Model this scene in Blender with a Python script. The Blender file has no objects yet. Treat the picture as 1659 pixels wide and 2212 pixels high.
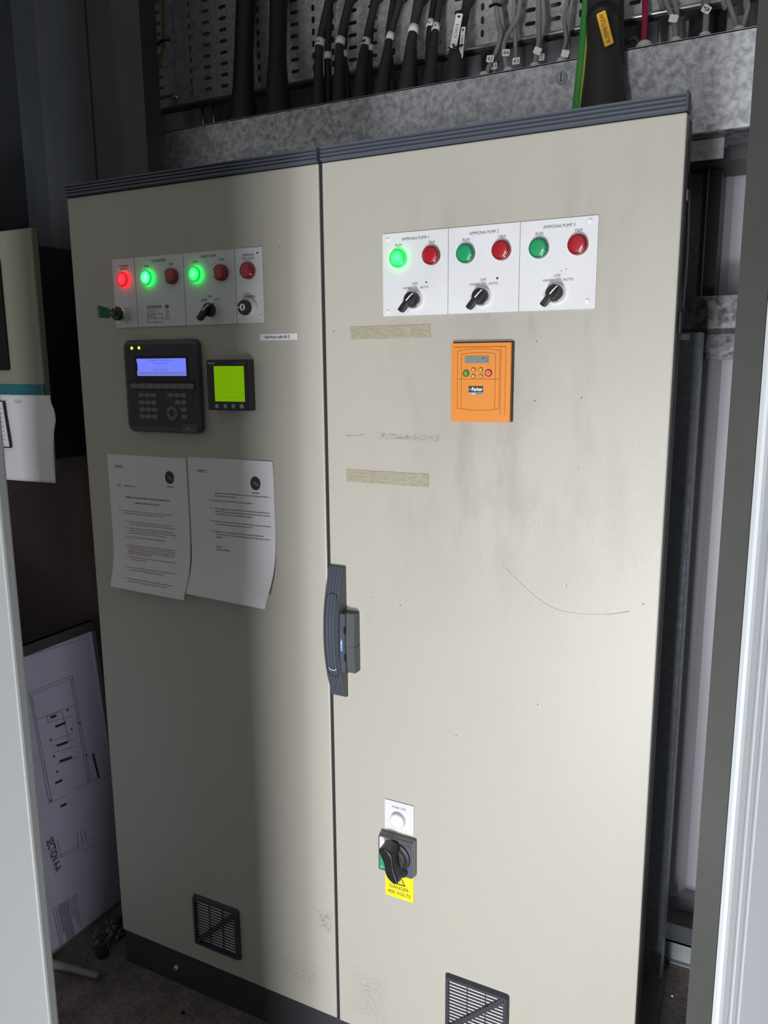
import bpy, bmesh, math, random
from mathutils import Vector, Matrix
random.seed(7)
S = bpy.context.scene
COL = S.collection
PI = math.pi

# ------------------------------------------------------------------ camera
CX, CY, CZ = 0.74474, -1.23083, 1.43048
RIGHT = Vector((0.89049634, 0.45492024, -0.00798952))
DOWN = Vector((0.0766793, -0.16736035, -0.98290935))
FWD = Vector((-0.44848249, 0.87466456, -0.18391675))
FPX = 1723.41
cam_d = bpy.data.cameras.new('camera')
cam_d.sensor_fit = 'HORIZONTAL'
cam_d.sensor_width = 36
cam_d.lens = FPX / 1659 * 36
cam_d.clip_start = 0.05
cam = bpy.data.objects.new('camera', cam_d)
COL.objects.link(cam)
cam.matrix_world = Matrix(((RIGHT.x, -DOWN.x, -FWD.x, CX), (RIGHT.y, -DOWN.y, -FWD.y, CY), (RIGHT.z, -DOWN.z, -FWD.z, CZ), (0, 0, 0, 1)))
S.camera = cam

def at(px, py, y=0.0):
    """point of the photograph on the vertical plane at depth y"""
    d = RIGHT * ((px - 829.5) / FPX) + DOWN * ((py - 1106) / FPX) + FWD
    t = (y - CY) / d.y
    return Vector((CX + d.x * t, y, CZ + d.z * t))
def fl(px, py, z=0.0):
    d = RIGHT * ((px - 829.5) / FPX) + DOWN * ((py - 1106) / FPX) + FWD
    t = (z - CZ) / d.z
    return Vector((CX + d.x * t, CY + d.y * t, z))

# ------------------------------------------------------------------ world, light, exposure
S.view_settings.view_transform = 'Standard'
S.view_settings.look = 'None'
S.view_settings.gamma = 1
S.view_settings.exposure = 0
S.view_settings.use_curve_mapping = False
w = bpy.data.worlds.new('sky'); S.world = w; w.use_nodes = True
w.node_tree.nodes['Background'].inputs[0].default_value = (0.97, 0.98, 0.95, 1)
w.node_tree.nodes['Background'].inputs[1].default_value = 0.28

def area(name, loc, target, sx, sy, power, color):
    d = bpy.data.lights.new(name, 'AREA'); d.shape = 'RECTANGLE'; d.size = sx; d.size_y = sy
    d.energy = power; d.color = color
    o = bpy.data.objects.new(name, d); COL.objects.link(o)
    o.location = loc
    q = (Vector(target) - Vector(loc)).to_track_quat('-Z', 'Y')
    o.rotation_euler = q.to_euler()
    return o
# daylight through the doorway behind the photographer
area('doorway_daylight', (0.56, -3.2, 0.85), (0.56, 0, 0.85), 0.22, 1.5, 46, (0.97, 0.985, 1.0))
# daylight off the ground just inside that doorway
area('doorway_ground_light', (0.57, -2.3, 0.1), (0.52, 0, 0.5), 0.32, 0.5, 78, (0.97, 0.98, 1.0))

# ------------------------------------------------------------------ materials
def mat(name, col, rough=0.5, metal=0.0, emit=None, estr=0.0, spec=0.5, coat=0.0):
    m = bpy.data.materials.new(name); m.use_nodes = True
    b = m.node_tree.nodes['Principled BSDF']
    b.inputs['Base Color'].default_value = (*col, 1)
    b.inputs['Roughness'].default_value = rough
    b.inputs['Metallic'].default_value = metal
    b.inputs['Specular IOR Level'].default_value = spec
    b.inputs['Coat Weight'].default_value = coat
    if emit:
        b.inputs['Emission Color'].default_value = (*emit, 1)
        b.inputs['Emission Strength'].default_value = estr
    return m
class NT:
    def __init__(s, m):
        s.m = m; s.nt = m.node_tree; s.b = s.nt.nodes['Principled BSDF']
        tc = s.nt.nodes.new('ShaderNodeTexCoord'); s.co = tc.outputs['Object']
        sp = s.nt.nodes.new('ShaderNodeSeparateXYZ'); s.l(s.co, sp.inputs[0])
        s.x, s.y, s.z = sp.outputs
    def l(s, a, b): s.nt.links.new(a, b)
    def m_(s, op, a, b=None, c=None):
        n = s.nt.nodes.new('ShaderNodeMath'); n.operation = op
        for i, v in enumerate((a, b, c)):
            if v is None: continue
            if isinstance(v, (int, float)): n.inputs[i].default_value = v
            else: s.l(v, n.inputs[i])
        return n.outputs[0]
    def noise(s, scale, detail=4, rough=0.6, stretch=None, dist=0.0):
        n = s.nt.nodes.new('ShaderNodeTexNoise'); n.inputs['Scale'].default_value = scale
        n.inputs['Detail'].default_value = detail; n.inputs['Roughness'].default_value = rough
        n.inputs['Distortion'].default_value = dist
        if stretch:
            mp = s.nt.nodes.new('ShaderNodeMapping'); mp.inputs['Scale'].default_value = stretch
            s.l(s.co, mp.inputs[0]); s.l(mp.outputs[0], n.inputs['Vector'])
        else: s.l(s.co, n.inputs['Vector'])
        return n.outputs['Fac']
    def voro(s, scale, stretch=None, feat='F1'):
        n = s.nt.nodes.new('ShaderNodeTexVoronoi'); n.inputs['Scale'].default_value = scale; n.feature = feat
        if stretch:
            mp = s.nt.nodes.new('ShaderNodeMapping'); mp.inputs['Scale'].default_value = stretch
            s.l(s.co, mp.inputs[0]); s.l(mp.outputs[0], n.inputs['Vector'])
        else: s.l(s.co, n.inputs['Vector'])
        return n.outputs
    def ramp(s, fac, stops):
        n = s.nt.nodes.new('ShaderNodeValToRGB'); e = n.color_ramp.elements
        while len(e) < len(stops): e.new(0.5)
        for i, (p, c) in enumerate(stops):
            e[i].position = p; e[i].color = (c, c, c, 1) if isinstance(c, (int, float)) else (*c, 1)
        s.l(fac, n.inputs[0]); return n.outputs[0]
    def mix(s, fac, a, b):
        n = s.nt.nodes.new('ShaderNodeMix'); n.data_type = 'RGBA'
        for k, v in ((0, fac), (6, a), (7, b)):
            if isinstance(v, tuple): n.inputs[k].default_value = (*v, 1)
            elif isinstance(v, (int, float)): n.inputs[k].default_value = v
            else: s.l(v, n.inputs[k])
        return n.outputs[2]
    def bump(s, h, strength, dist=0.001):
        n = s.nt.nodes.new('ShaderNodeBump'); n.inputs['Strength'].default_value = strength
        n.inputs['Distance'].default_value = dist; s.l(h, n.inputs['Height']); s.l(n.outputs[0], s.b.inputs['Normal'])
    def box(s, x0, x1, z0, z1, soft=0.004):
        fx = s.m_('MINIMUM', s.m_('SUBTRACT', s.x, x0), s.m_('SUBTRACT', x1, s.x))
        fz = s.m_('MINIMUM', s.m_('SUBTRACT', s.z, z0), s.m_('SUBTRACT', z1, s.z))
        f = s.m_('MINIMUM', fx, fz)
        n = s.m_('DIVIDE', f, soft); n = s.nt.nodes.new('ShaderNodeMath') if False else n
        return s.m_('MINIMUM', s.m_('MAXIMUM', n, 0.0), 1.0)
    def color(s, c): s.l(c, s.b.inputs['Base Color'])

CREAM = (0.43, 0.415, 0.365)
def door_mat():
    m = mat('pebble_grey_powder_coat', CREAM, 0.42)
    n = NT(m)
    big = n.ramp(n.noise(2.6, 5, 0.6, (1, 1, 0.55), 0.3), [(0.42, 0.0), (0.68, 1.0)])
    streak = n.ramp(n.noise(16, 4, 0.6, (1, 1, 0.28)), [(0.5, 0.0), (0.72, 1.0)])
    zone = n.box(0.05, 0.62, 0.95, 1.75, 0.25)
    grime = n.m_('MULTIPLY', n.m_('ADD', n.m_('MULTIPLY', big, 0.62), n.m_('MULTIPLY', streak, 0.5)), n.m_('ADD', n.m_('MULTIPLY', zone, 0.95), 0.08))
    c = n.mix(grime, CREAM, (0.28, 0.245, 0.235))
    # rubbed off writing and scuffs
    scr = n.ramp(n.noise(220, 4, 0.7, (0.5, 1, 0.8)), [(0.45, 0.0), (0.60, 1.0)])
    s1 = n.m_('MULTIPLY', scr, n.box(0.10, 0.222, 1.298, 1.313, 0.005))
    s2 = n.m_('MULTIPLY', scr, n.box(-0.05, -0.01, 0.285, 0.335, 0.012))
    s3 = n.m_('MULTIPLY', scr, n.m_('MULTIPLY', n.box(0.02, 0.12, 0.11, 0.24, 0.05), 0.6))
    s4 = n.m_('MULTIPLY', scr, n.m_('MULTIPLY', n.box(-0.16, -0.03, 0.12, 0.21, 0.05), 0.6))
    ss = n.m_('MINIMUM', n.m_('ADD', n.m_('ADD', s1, s2), n.m_('ADD', s3, s4)), 1.0)
    c = n.mix(n.m_('MULTIPLY', ss, 0.6), c, (0.14, 0.13, 0.12))
    # specks
    v = n.voro(55)
    rnd = n.nt.nodes.new('ShaderNodeSeparateColor'); n.l(v['Color'], rnd.inputs[0])
    sp = n.m_('MULTIPLY', n.m_('LESS_THAN', v['Distance'], 0.075), n.m_('GREATER_THAN', rnd.outputs[0], 0.955))
    c = n.mix(n.m_('MULTIPLY', sp, 0.8), c, (0.06, 0.055, 0.05))
    n.color(c)
    n.bump(n.noise(520, 2, 0.5), 0.42, 0.0007)
    return m
def galv_mat(name='galvanised_steel', a=(0.31, 0.315, 0.345), b=(0.60, 0.61, 0.66), scale=75, holes=False):
    m = mat(name, b, 0.5, 0.35)
    n = NT(m)
    f = n.noise(scale, 3.5, 0.6, None, 0.35)
    c = n.ramp(f, [(0.36, a), (0.50, tuple((p + q) / 2 for p, q in zip(a, b))), (0.64, b)])
    n.color(c)
    rr = n.ramp(f, [(0.35, 0.55), (0.65, 0.40)]); n.l(rr, n.b.inputs['Roughness'])
    if holes:
        P_ = 0.0551; R_ = 0.027
        kx = n.m_('ROUND', n.m_('DIVIDE', n.m_('SUBTRACT', n.x, 0.280), P_))
        fx = n.m_('ABSOLUTE', n.m_('SUBTRACT', n.m_('SUBTRACT', n.x, 0.280), n.m_('MULTIPLY', kx, P_)))
        kz = n.m_('ROUND', n.m_('DIVIDE', n.m_('SUBTRACT', n.z, 2.151), R_))
        fz = n.m_('ABSOLUTE', n.m_('SUBTRACT', n.m_('SUBTRACT', n.z, 2.151), n.m_('MULTIPLY', kz, R_)))
        md = n.m_('FLOORED_MODULO', kx, 4.0)
        hor = n.m_('GREATER_THAN', md, 1.5)
        lx = n.m_('MULTIPLY', hor, 0.0075); lz = n.m_('MULTIPLY', n.m_('SUBTRACT', 1.0, hor), 0.0035)
        dx = n.m_('MAXIMUM', n.m_('SUBTRACT', fx, lx), 0.0); dz = n.m_('MAXIMUM', n.m_('SUBTRACT', fz, lz), 0.0)
        d = n.m_('SQRT', n.m_('ADD', n.m_('MULTIPLY', dx, dx), n.m_('MULTIPLY', dz, dz)))
        hole = n.m_('MULTIPLY', n.m_('LESS_THAN', d, 0.0042), n.m_('GREATER_THAN', n.z, 2.138))
        tr = n.nt.nodes.new('ShaderNodeBsdfTransparent'); mx = n.nt.nodes.new('ShaderNodeMixShader')
        out = n.nt.nodes['Material Output']
        n.l(hole, mx.inputs[0]); n.l(n.b.outputs[0], mx.inputs[1]); n.l(tr.outputs[0], mx.inputs[2]); n.l(mx.outputs[0], out.inputs[0])
    return m
M = {}
M['door'] = door_mat()
M['galv'] = galv_mat()
M['galv_tray'] = galv_mat('perforated_galvanised_steel', (0.34, 0.345, 0.365), (0.54, 0.545, 0.565), 90, True)
M['galv_plain'] = galv_mat('zinc_plated_steel', (0.35, 0.36, 0.38), (0.46, 0.47, 0.49), 120)
M['galv_dark'] = galv_mat('dark_galvanised_steel', (0.05, 0.052, 0.058), (0.20, 0.205, 0.215), 55)
def bumpy(name, col, rough, scale, st, dist=0.0006, spec=0.5, var=None):
    m = mat(name, col, rough, spec=spec); n = NT(m)
    n.bump(n.noise(scale, 3, 0.55), st, dist)
    if var:
        n.color(n.mix(n.ramp(n.noise(var[0], 5, 0.65), [(0.35, 0.0), (0.7, 1.0)]), col, var[1]))
    return m
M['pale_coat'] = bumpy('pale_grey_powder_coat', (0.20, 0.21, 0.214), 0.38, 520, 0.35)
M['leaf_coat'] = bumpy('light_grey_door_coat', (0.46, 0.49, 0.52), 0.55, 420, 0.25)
M['leaf_edge'] = bumpy('grey_green_shaded_edge', (0.034, 0.036, 0.033), 0.6, 300, 0.2, spec=0.2, var=(6, (0.045, 0.046, 0.043)))  # grey-green edge darkened in its colour for the shade on it
M['profile'] = mat('blue_grey_plastic_profile', (0.085, 0.097, 0.125), 0.36)
M['frame_dark'] = mat('dark_grey_frame', (0.055, 0.058, 0.062), 0.5)
M['black_gap'] = mat('flat_black', (0.012, 0.012, 0.014), 0.7)
M['plinth'] = bumpy('black_plinth_coat', (0.035, 0.036, 0.042), 0.45, 300, 0.2)
M['white_plate'] = bumpy('white_engraving_laminate', (0.68, 0.69, 0.725), 0.42, 200, 0.05, var=(9, (0.62, 0.62, 0.645)))
M['ink'] = mat('black_ink', (0.03, 0.03, 0.032), 0.6)
M['ink_grey'] = mat('grey_ink', (0.13, 0.13, 0.135), 0.7)
M['pencil'] = mat('faint_grey_print', (0.30, 0.29, 0.36), 0.7)
M['ink_red'] = mat('red_ink', (0.35, 0.06, 0.06), 0.7)
M['black_plastic'] = mat('black_plastic', (0.015, 0.015, 0.017), 0.33)
M['black_soft'] = mat('matt_black_plastic', (0.022, 0.022, 0.025), 0.5)
M['chrome'] = mat('chrome_collar', (0.72, 0.72, 0.74), 0.18, 1.0)
M['white_plastic'] = mat('white_plastic', (0.8, 0.8, 0.78), 0.4)
M['red_off'] = mat('red_lens_unlit', (0.36, 0.012, 0.022), 0.25, coat=0.4)
M['red_rim'] = mat('red_lens_rim', (0.17, 0.006, 0.012), 0.15, coat=0.6)
M['green_off'] = mat('green_lens_unlit', (0.015, 0.30, 0.12), 0.25, coat=0.4)
M['green_rim'] = mat('green_lens_rim', (0.006, 0.13, 0.055), 0.15, coat=0.6)
def glow(name, centre, edge, cx, cz, r, st):
    """lit lens: brightest over the lamp in its middle"""
    m = mat(name, edge, 0.3); n = NT(m)
    d = n.m_('DIVIDE', n.m_('SQRT', n.m_('ADD', n.m_('MULTIPLY', n.x, n.x), n.m_('MULTIPLY', n.z, n.z))), r)
    n.l(n.ramp(d, [(0.0, centre), (0.55, tuple((a + b) / 2 for a, b in zip(centre, edge))), (0.95, edge)]), n.b.inputs['Emission Color'])
    n.b.inputs['Emission Strength'].default_value = st
    return m
M['green_on'] = glow('green_lens_lit', (0.16, 1.0, 0.42), (0.01, 0.75, 0.10), 0, 0, 0.0125, 1.15)
M['cyan_on'] = glow('mint_lens_lit', (0.30, 1.0, 0.75), (0.02, 0.80, 0.20), 0, 0, 0.0125, 1.2)
M['red_on'] = glow('red_lens_lit', (1.0, 0.06, 0.10), (0.75, 0.008, 0.02), 0, 0, 0.0125, 1.15)
M['green_glow'] = mat('green_glow_rim', (0.02, 0.3, 0.05), 0.2, emit=(0.008, 1.0, 0.07), estr=3.2)
M['red_glow'] = mat('red_glow_rim', (0.3, 0.01, 0.02), 0.2, emit=(1.0, 0.015, 0.025), estr=2.6)
M['green_ring'] = mat('green_ring_front', (0.02, 0.3, 0.05), 0.2, emit=(0.008, 0.55, 0.06), estr=0.75)
M['red_ring'] = mat('red_ring_front', (0.3, 0.01, 0.02), 0.2, emit=(0.6, 0.010, 0.02), estr=0.75)
M['clear_on'] = mat('clear_lens_lit', (0.80, 0.86, 0.88), 0.22, emit=(0.8, 0.97, 1.0), estr=0.12, coat=0.4)
M['clear_rim'] = mat('clear_lens_rim', (0.62, 0.65, 0.66), 0.15, coat=0.5)
M['orange'] = bumpy('orange_plastic', (0.68, 0.235, 0.03), 0.42, 500, 0.1)
M['orange_line'] = mat('dark_orange_groove', (0.30, 0.075, 0.01), 0.6)
M['lcd_grey'] = mat('grey_lcd', (0.20, 0.235, 0.22), 0.2)
M['gold_key'] = mat('ochre_rubber_key', (0.42, 0.20, 0.035), 0.45)
M['key_green'] = mat('green_rubber_key', (0.06, 0.19, 0.03), 0.4)
M['key_red'] = mat('red_rubber_key', (0.42, 0.025, 0.04), 0.4)
M['ivory'] = mat('ivory_print', (0.75, 0.70, 0.55), 0.5)
M['white_print'] = mat('white_print', (0.8, 0.8, 0.8), 0.5)
M['grey_print'] = mat('grey_print', (0.30, 0.31, 0.32), 0.5)
M['hmi_case'] = bumpy('charcoal_plastic_case', (0.060, 0.066, 0.078), 0.5, 900, 0.1)
M['hmi_face'] = bumpy('black_membrane', (0.018, 0.021, 0.030), 0.5, 900, 0.08)
M['hmi_key'] = mat('grey_membrane_key', (0.13, 0.138, 0.15), 0.5)
M['hmi_line'] = mat('key_divider', (0.03, 0.033, 0.04), 0.5)
M['blue_screen'] = mat('blue_backlit_screen', (0.1, 0.1, 0.3), 0.3, emit=(0.155, 0.20, 0.93), estr=1.0)
M['blue_text'] = mat('screen_text', (0.05, 0.05, 0.2), 0.3, emit=(0.075, 0.095, 0.42), estr=1.0)
M['blue_band'] = mat('screen_menu_band', (0.1, 0.1, 0.2), 0.3, emit=(0.17, 0.19, 0.52), estr=1.0)
M['led'] = mat('yellow_green_led', (0.3, 0.5, 0.0), 0.3, emit=(0.62, 1.0, 0.03), estr=1.3)
M['green_screen'] = mat('green_backlit_screen', (0.02, 0.05, 0.0), 0.6, spec=0.2, emit=(0.19, 0.40, 0.0), estr=0.85)
M['green_screen_line'] = mat('green_screen_line', (0.05, 0.15, 0.0), 0.3, emit=(0.075, 0.22, 0.0), estr=0.8)
M['meter_case'] = mat('dark_meter_case', (0.010, 0.012, 0.018), 0.42)
M['meter_side'] = mat('meter_bezel_side', (0.035, 0.037, 0.043), 0.5)
M['yellow'] = mat('yellow_sign', (0.85, 0.70, 0.02), 0.4)
M['iso_grey'] = mat('blue_grey_switch_face', (0.075, 0.087, 0.12), 0.42)
M['iso_rim'] = mat('warm_grey_switch_rim', (0.19, 0.18, 0.165), 0.5)
M['iso_green'] = mat('green_sticker', (0.02, 0.33, 0.12), 0.4)
M['handle'] = mat('slate_plastic', (0.068, 0.077, 0.098), 0.38)
M['handle_side'] = mat('slate_plastic_body', (0.075, 0.080, 0.085), 0.48)
M['blue_badge'] = mat('blue_badge', (0.03, 0.17, 0.62), 0.35)
M['paper'] = bumpy('white_paper', (0.72, 0.73, 0.76), 0.85, 30, 0.1, 0.002)
M['label_white'] = mat('white_label', (0.74, 0.74, 0.78), 0.6)
M['cable_black'] = mat('black_cable_sheath', (0.022, 0.020, 0.020), 0.55)
M['cable_dark'] = mat('very_dark_cable_sheath', (0.010, 0.0095, 0.010), 0.6)
M['shroud'] = mat('black_rubber_shroud', (0.030, 0.027, 0.026), 0.62)
M['cable_grey'] = mat('grey_cable_sheath', (0.30, 0.28, 0.27), 0.5)
M['cable_green'] = bumpy('green_cable_sheath', (0.03, 0.30, 0.05), 0.45, 200, 0.1, var=(14, (0.09, 0.33, 0.07)))
M['cable_yellow'] = mat('yellow_stripe', (0.55, 0.48, 0.06), 0.5)
M['cable_olive'] = mat('yellow_green_wire', (0.14, 0.17, 0.03), 0.5)
M['cable_red'] = mat('red_cable_sheath', (0.42, 0.012, 0.06), 0.45)
M['gland'] = mat('cream_gland', (0.60, 0.57, 0.54), 0.5)
M['marker'] = mat('white_cable_marker', (0.80, 0.79, 0.77), 0.55)
M['tag_orange'] = mat('amber_tag', (0.85, 0.45, 0.02), 0.5)
M['steel'] = mat('bright_steel', (0.55, 0.55, 0.56), 0.3, 0.9)
M['column'] = bumpy('dark_blue_grey_steel', (0.050, 0.056, 0.066), 0.45, 40, 0.2, 0.002, var=(4, (0.036, 0.040, 0.046)))
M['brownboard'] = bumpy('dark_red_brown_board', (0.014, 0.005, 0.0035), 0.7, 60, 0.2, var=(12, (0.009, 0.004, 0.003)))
M['mid_cream'] = bumpy('sage_cream_coat', (0.25, 0.255, 0.20), 0.5, 500, 0.2)
M['glass_dark'] = mat('black_screen_glass', (0.003, 0.006, 0.003), 0.35, spec=0.25)
M['teal'] = mat('teal_stripe', (0.010, 0.14, 0.17), 0.5)
M['drawing'] = bumpy('lilac_drawing_sheet', (0.47, 0.455, 0.60), 0.28, 8, 0.2, 0.004)
M['alu'] = mat('brushed_aluminium_edge', (0.34, 0.35, 0.36), 0.35, 0.7)
M['bag'] = bumpy('grey_plastic_film', (0.07, 0.07, 0.075), 0.18, 60, 0.5, 0.004)
M['filter_mat'] = mat('filter_fleece', (0.70, 0.68, 0.67), 0.9)
M['grille'] = mat('charcoal_grille_plastic', (0.035, 0.038, 0.050), 0.5)
M['post'] = galv_mat('blue_grey_galvanised_post', (0.21, 0.235, 0.28), (0.27, 0.295, 0.35), 70)
M['kerb'] = bumpy('pale_blue_steel_angle', (0.30, 0.34, 0.38), 0.45, 80, 0.2, var=(18, (0.22, 0.24, 0.25)))
def tape_mat():
    m = mat('yellowed_tape', (0.42, 0.37, 0.26), 0.5, spec=0.3); n = NT(m)
    f = n.ramp(n.noise(90, 5, 0.7, (1, 1, 3)), [(0.38, 0.0), (0.62, 1.0)])
    n.color(n.mix(f, (0.44, 0.405, 0.32), (0.34, 0.305, 0.225)))
    n.b.inputs['Alpha'].default_value = 0.85
    n.bump(n.noise(260, 4, 0.7), 0.4, 0.0006)
    return m
M['tape'] = tape_mat()
def floor_mat():
    m = mat('dirty_concrete', (0.2, 0.18, 0.16), 0.85); n = NT(m)
    f = n.noise(9, 8, 0.7); g = n.noise(90, 6, 0.75)
    c = n.ramp(f, [(0.3, (0.075, 0.065, 0.058)), (0.5, (0.19, 0.165, 0.145)), (0.72, (0.30, 0.27, 0.24))])
    c = n.mix(n.ramp(g, [(0.45, 0.0), (0.7, 0.75)]), c, (0.045, 0.040, 0.036))
    v = n.voro(140); c = n.mix(n.m_('LESS_THAN', v['Distance'], 0.10), c, (0.42, 0.39, 0.36))
    n.color(c); n.bump(n.m_('ADD', g, f), 0.9, 0.006)
    return m
M['floor'] = floor_mat()
def clad_mat():
    m = mat('white_profiled_sheet', (0.44, 0.44, 0.48), 0.42); n = NT(m)
    v = n.voro(60); rnd = n.nt.nodes.new('ShaderNodeSeparateColor'); n.l(v['Color'], rnd.inputs[0])
    sp = n.m_('MULTIPLY', n.m_('LESS_THAN', v['Distance'], 0.10), n.m_('GREATER_THAN', rnd.outputs[0], 0.90))
    n.color(n.mix(sp, (0.44, 0.44, 0.485), (0.08, 0.08, 0.08)))
    return m
M['cladding'] = clad_mat()
M['ceiling'] = mat('dark_roof_sheet', (0.10, 0.10, 0.11), 0.7)

# ------------------------------------------------------------------ mesh helpers
class MB:
    def __init__(s): s.v = []; s.f = []; s.mi = []; s.mats = []; s.sm = []
    def mid(s, m):
        if m not in s.mats: s.mats.append(m)
        return s.mats.index(m)
    def add(s, vs, fs, m, smooth=False):
        o = len(s.v); s.v += [tuple(v) for v in vs]; k = s.mid(m)
        for f in fs: s.f.append([i + o for i in f]); s.mi.append(k); s.sm.append(smooth)
        return s
    def box(s, x0, x1, y0, y1, z0, z1, m, bev=0.0):
        if bev <= 0:
            vs = [(x, y, z) for x in (x0, x1) for y in (y0, y1) for z in (z0, z1)]
            return s.add(vs, [(0, 1, 3, 2), (4, 6, 7, 5), (0, 4, 5, 1), (2, 3, 7, 6), (0, 2, 6, 4), (1, 5, 7, 3)], m)
        bm = bmesh.new(); bmesh.ops.create_cube(bm, size=1)
        for v in bm.verts:
            v.co = Vector(((x0 + x1) / 2 + v.co.x * (x1 - x0), (y0 + y1) / 2 + v.co.y * (y1 - y0), (z0 + z1) / 2 + v.co.z * (z1 - z0)))
        bmesh.ops.bevel(bm, geom=list(bm.edges), offset=bev, segments=2, profile=0.5, affect='EDGES')
        return s.bm(bm, m)
    def bm(s, bm, m, smooth=False):
        bm.verts.index_update()
        s.add([v.co.copy() for v in bm.verts], [[v.index for v in f.verts] for f in bm.faces], m, smooth); bm.free(); return s
    def lathe(s, cx, cz, prof, m, seg=32, smooth=True, caps=True):
        """rings around an axis along y: prof = [(radius, y), ...]"""
        vs = []; fs = []
        for r, y in prof:
            for i in range(seg):
                a = 2 * PI * i / seg; vs.append((cx + r * math.cos(a), y, cz + r * math.sin(a)))
        for j in range(len(prof) - 1):
            for i in range(seg):
                i2 = (i + 1) % seg
                fs.append((j * seg + i, j * seg + i2, (j + 1) * seg + i2, (j + 1) * seg + i))
        s.add(vs, fs, m, smooth)
        if caps:
            n = len(prof) - 1
            s.add(vs[n * seg:], [list(range(seg))], m)
            s.add(vs[:seg], [list(range(seg))[::-1]], m)
        return s
    def prism(s, poly, y0, y1, m, smooth=False):
        """outline in x,z extruded along y"""
        n = len(poly); vs = [(x, y0, z) for x, z in poly] + [(x, y1, z) for x, z in poly]
        return s.add(vs, [[i, (i + 1) % n, n + (i + 1) % n, n + i] for i in range(n)] + [list(range(n)), list(range(n, 2 * n))[::-1]], m, smooth)
    def prism_z(s, poly, z0, z1, m, smooth=False):
        n = len(poly); vs = [(x, y, z0) for x, y in poly] + [(x, y, z1) for x, y in poly]
        return s.add(vs, [[i, (i + 1) % n, n + (i + 1) % n, n + i] for i in range(n)] + [list(range(n)), list(range(n, 2 * n))[::-1]], m, smooth)
    def prism_x(s, poly, x0, x1, m, smooth=False):
        n = len(poly); vs = [(x0, y, z) for y, z in poly] + [(x1, y, z) for y, z in poly]
        return s.add(vs, [[i, (i + 1) % n, n + (i + 1) % n, n + i] for i in range(n)] + [list(range(n)), list(range(n, 2 * n))[::-1]], m, smooth)
    def tube(s, pts, rad, m, seg=12, sub=6):
        P_ = [Vector(p) for p in pts]
        if isinstance(rad, (int, float)): rad = [rad] * len(P_)
        out = []; ro = []
        for i in range(len(P_) - 1):
            p0 = P_[max(i - 1, 0)]; p1 = P_[i]; p2 = P_[i + 1]; p3 = P_[min(i + 2, len(P_) - 1)]
            for k in range(sub):
                t = k / sub
                out.append(0.5 * ((2 * p1) + (p2 - p0) * t + (2 * p0 - 5 * p1 + 4 * p2 - p3) * t * t + (3 * p1 - p0 - 3 * p2 + p3) * t ** 3))
                ro.append(rad[i] * (1 - t) + rad[i + 1] * t)
        out.append(P_[-1]); ro.append(rad[-1])
        vs = []; fs = []; up = Vector((0.13, 1, 0.07)).normalized()
        for i, p in enumerate(out):
            d = (out[min(i + 1, len(out) - 1)] - out[max(i - 1, 0)]).normalized()
            u = up - d * up.dot(d)
            if u.length < 1e-3: u = Vector((1, 0, 0)) - d * d.x
            u.normalize(); up = u; v = d.cross(u)
            for k in range(seg):
                a = 2 * PI * k / seg; vs.append(p + (u * math.cos(a) + v * math.sin(a)) * ro[i])
        for i in range(len(out) - 1):
            for k in range(seg):
                k2 = (k + 1) % seg
                fs.append((i * seg + k, i * seg + k2, (i + 1) * seg + k2, (i + 1) * seg + k))
        fs.append(list(range(seg))[::-1]); fs.append([(len(out) - 1) * seg + k for k in range(seg)])
        return s.add(vs, fs, m, True)
    def text(s, txt, x, z, width, m, y=0.0, height=None, align='C', fn=None, rot=0.0, bold=0.0):
        vs, fs, w_, h_ = glyphs(txt, bold)
        k = (width / w_) if width else height / h_
        kh = (height / h_) if height else k
        ox = {'C': -w_ / 2, 'L': 0, 'R': -w_}[align]
        ca, sa = math.cos(rot), math.sin(rot)
        res = []
        for a, b in vs:
            a = (a + ox) * k; b = b * kh
            a, b = a * ca - b * sa, a * sa + b * ca
            res.append(fn(x + a, z + b) if fn else (x + a, y, z + b))
        return s.add(res, fs, m)
    def build(s, name, parent=None, loc=None):
        me = bpy.data.meshes.new(name); 
        off = Vector(loc) if loc else Vector((0, 0, 0))
        me.from_pydata([tuple(v) for v in s.v], [], s.f)
        for m in s.mats: me.materials.append(M[m])
        me.polygons.foreach_set('material_index', s.mi); me.polygons.foreach_set('use_smooth', s.sm)
        me.update()
        o = bpy.data.objects.new(name, me); COL.objects.link(o)
        if parent: o.parent = parent
        if loc: o.location = off - (parent_off(parent))
        elif parent: o.location = -parent_off(parent)
        return o
def parent_off(p):
    v = Vector((0, 0, 0))
    while p: v += p.location; p = p.parent
    return v
_g = {}
def glyphs(txt, bold=0.0):
    if (txt, bold) in _g: return _g[(txt, bold)]
    c = bpy.data.curves.new('t', 'FONT'); c.body = txt; c.size = 1.0; c.resolution_u = 3; c.offset = bold
    o = bpy.data.objects.new('t', c); COL.objects.link(o)
    bpy.context.view_layer.update()
    me = bpy.data.meshes.new_from_object(o.evaluated_get(bpy.context.evaluated_depsgraph_get()))
    vs = [(v.co.x, v.co.y) for v in me.vertices]; fs = [list(p.vertices) for p in me.polygons]
    bpy.data.objects.remove(o); bpy.data.curves.remove(c); bpy.data.meshes.remove(me)
    x0 = min(v[0] for v in vs); x1 = max(v[0] for v in vs); y1 = max(v[1] for v in vs)
    vs = [(a - x0, b) for a, b in vs]
    _g[(txt, bold)] = (vs, fs, x1 - x0, max(y1, 0.5)); return _g[(txt, bold)]
def tag(o, label=None, cat=None, group=None, kind=None):
    if label: o['label'] = label
    if cat: o['category'] = cat
    if group: o['group'] = group
    if kind: o['kind'] = kind
    return o
def thing(name, label, cat, loc=(0, 0, 0), group=None):
    o = bpy.data.objects.new(name, None); o.empty_display_size = 0.05; COL.objects.link(o); o.location = loc
    return tag(o, label, cat, group)
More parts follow.
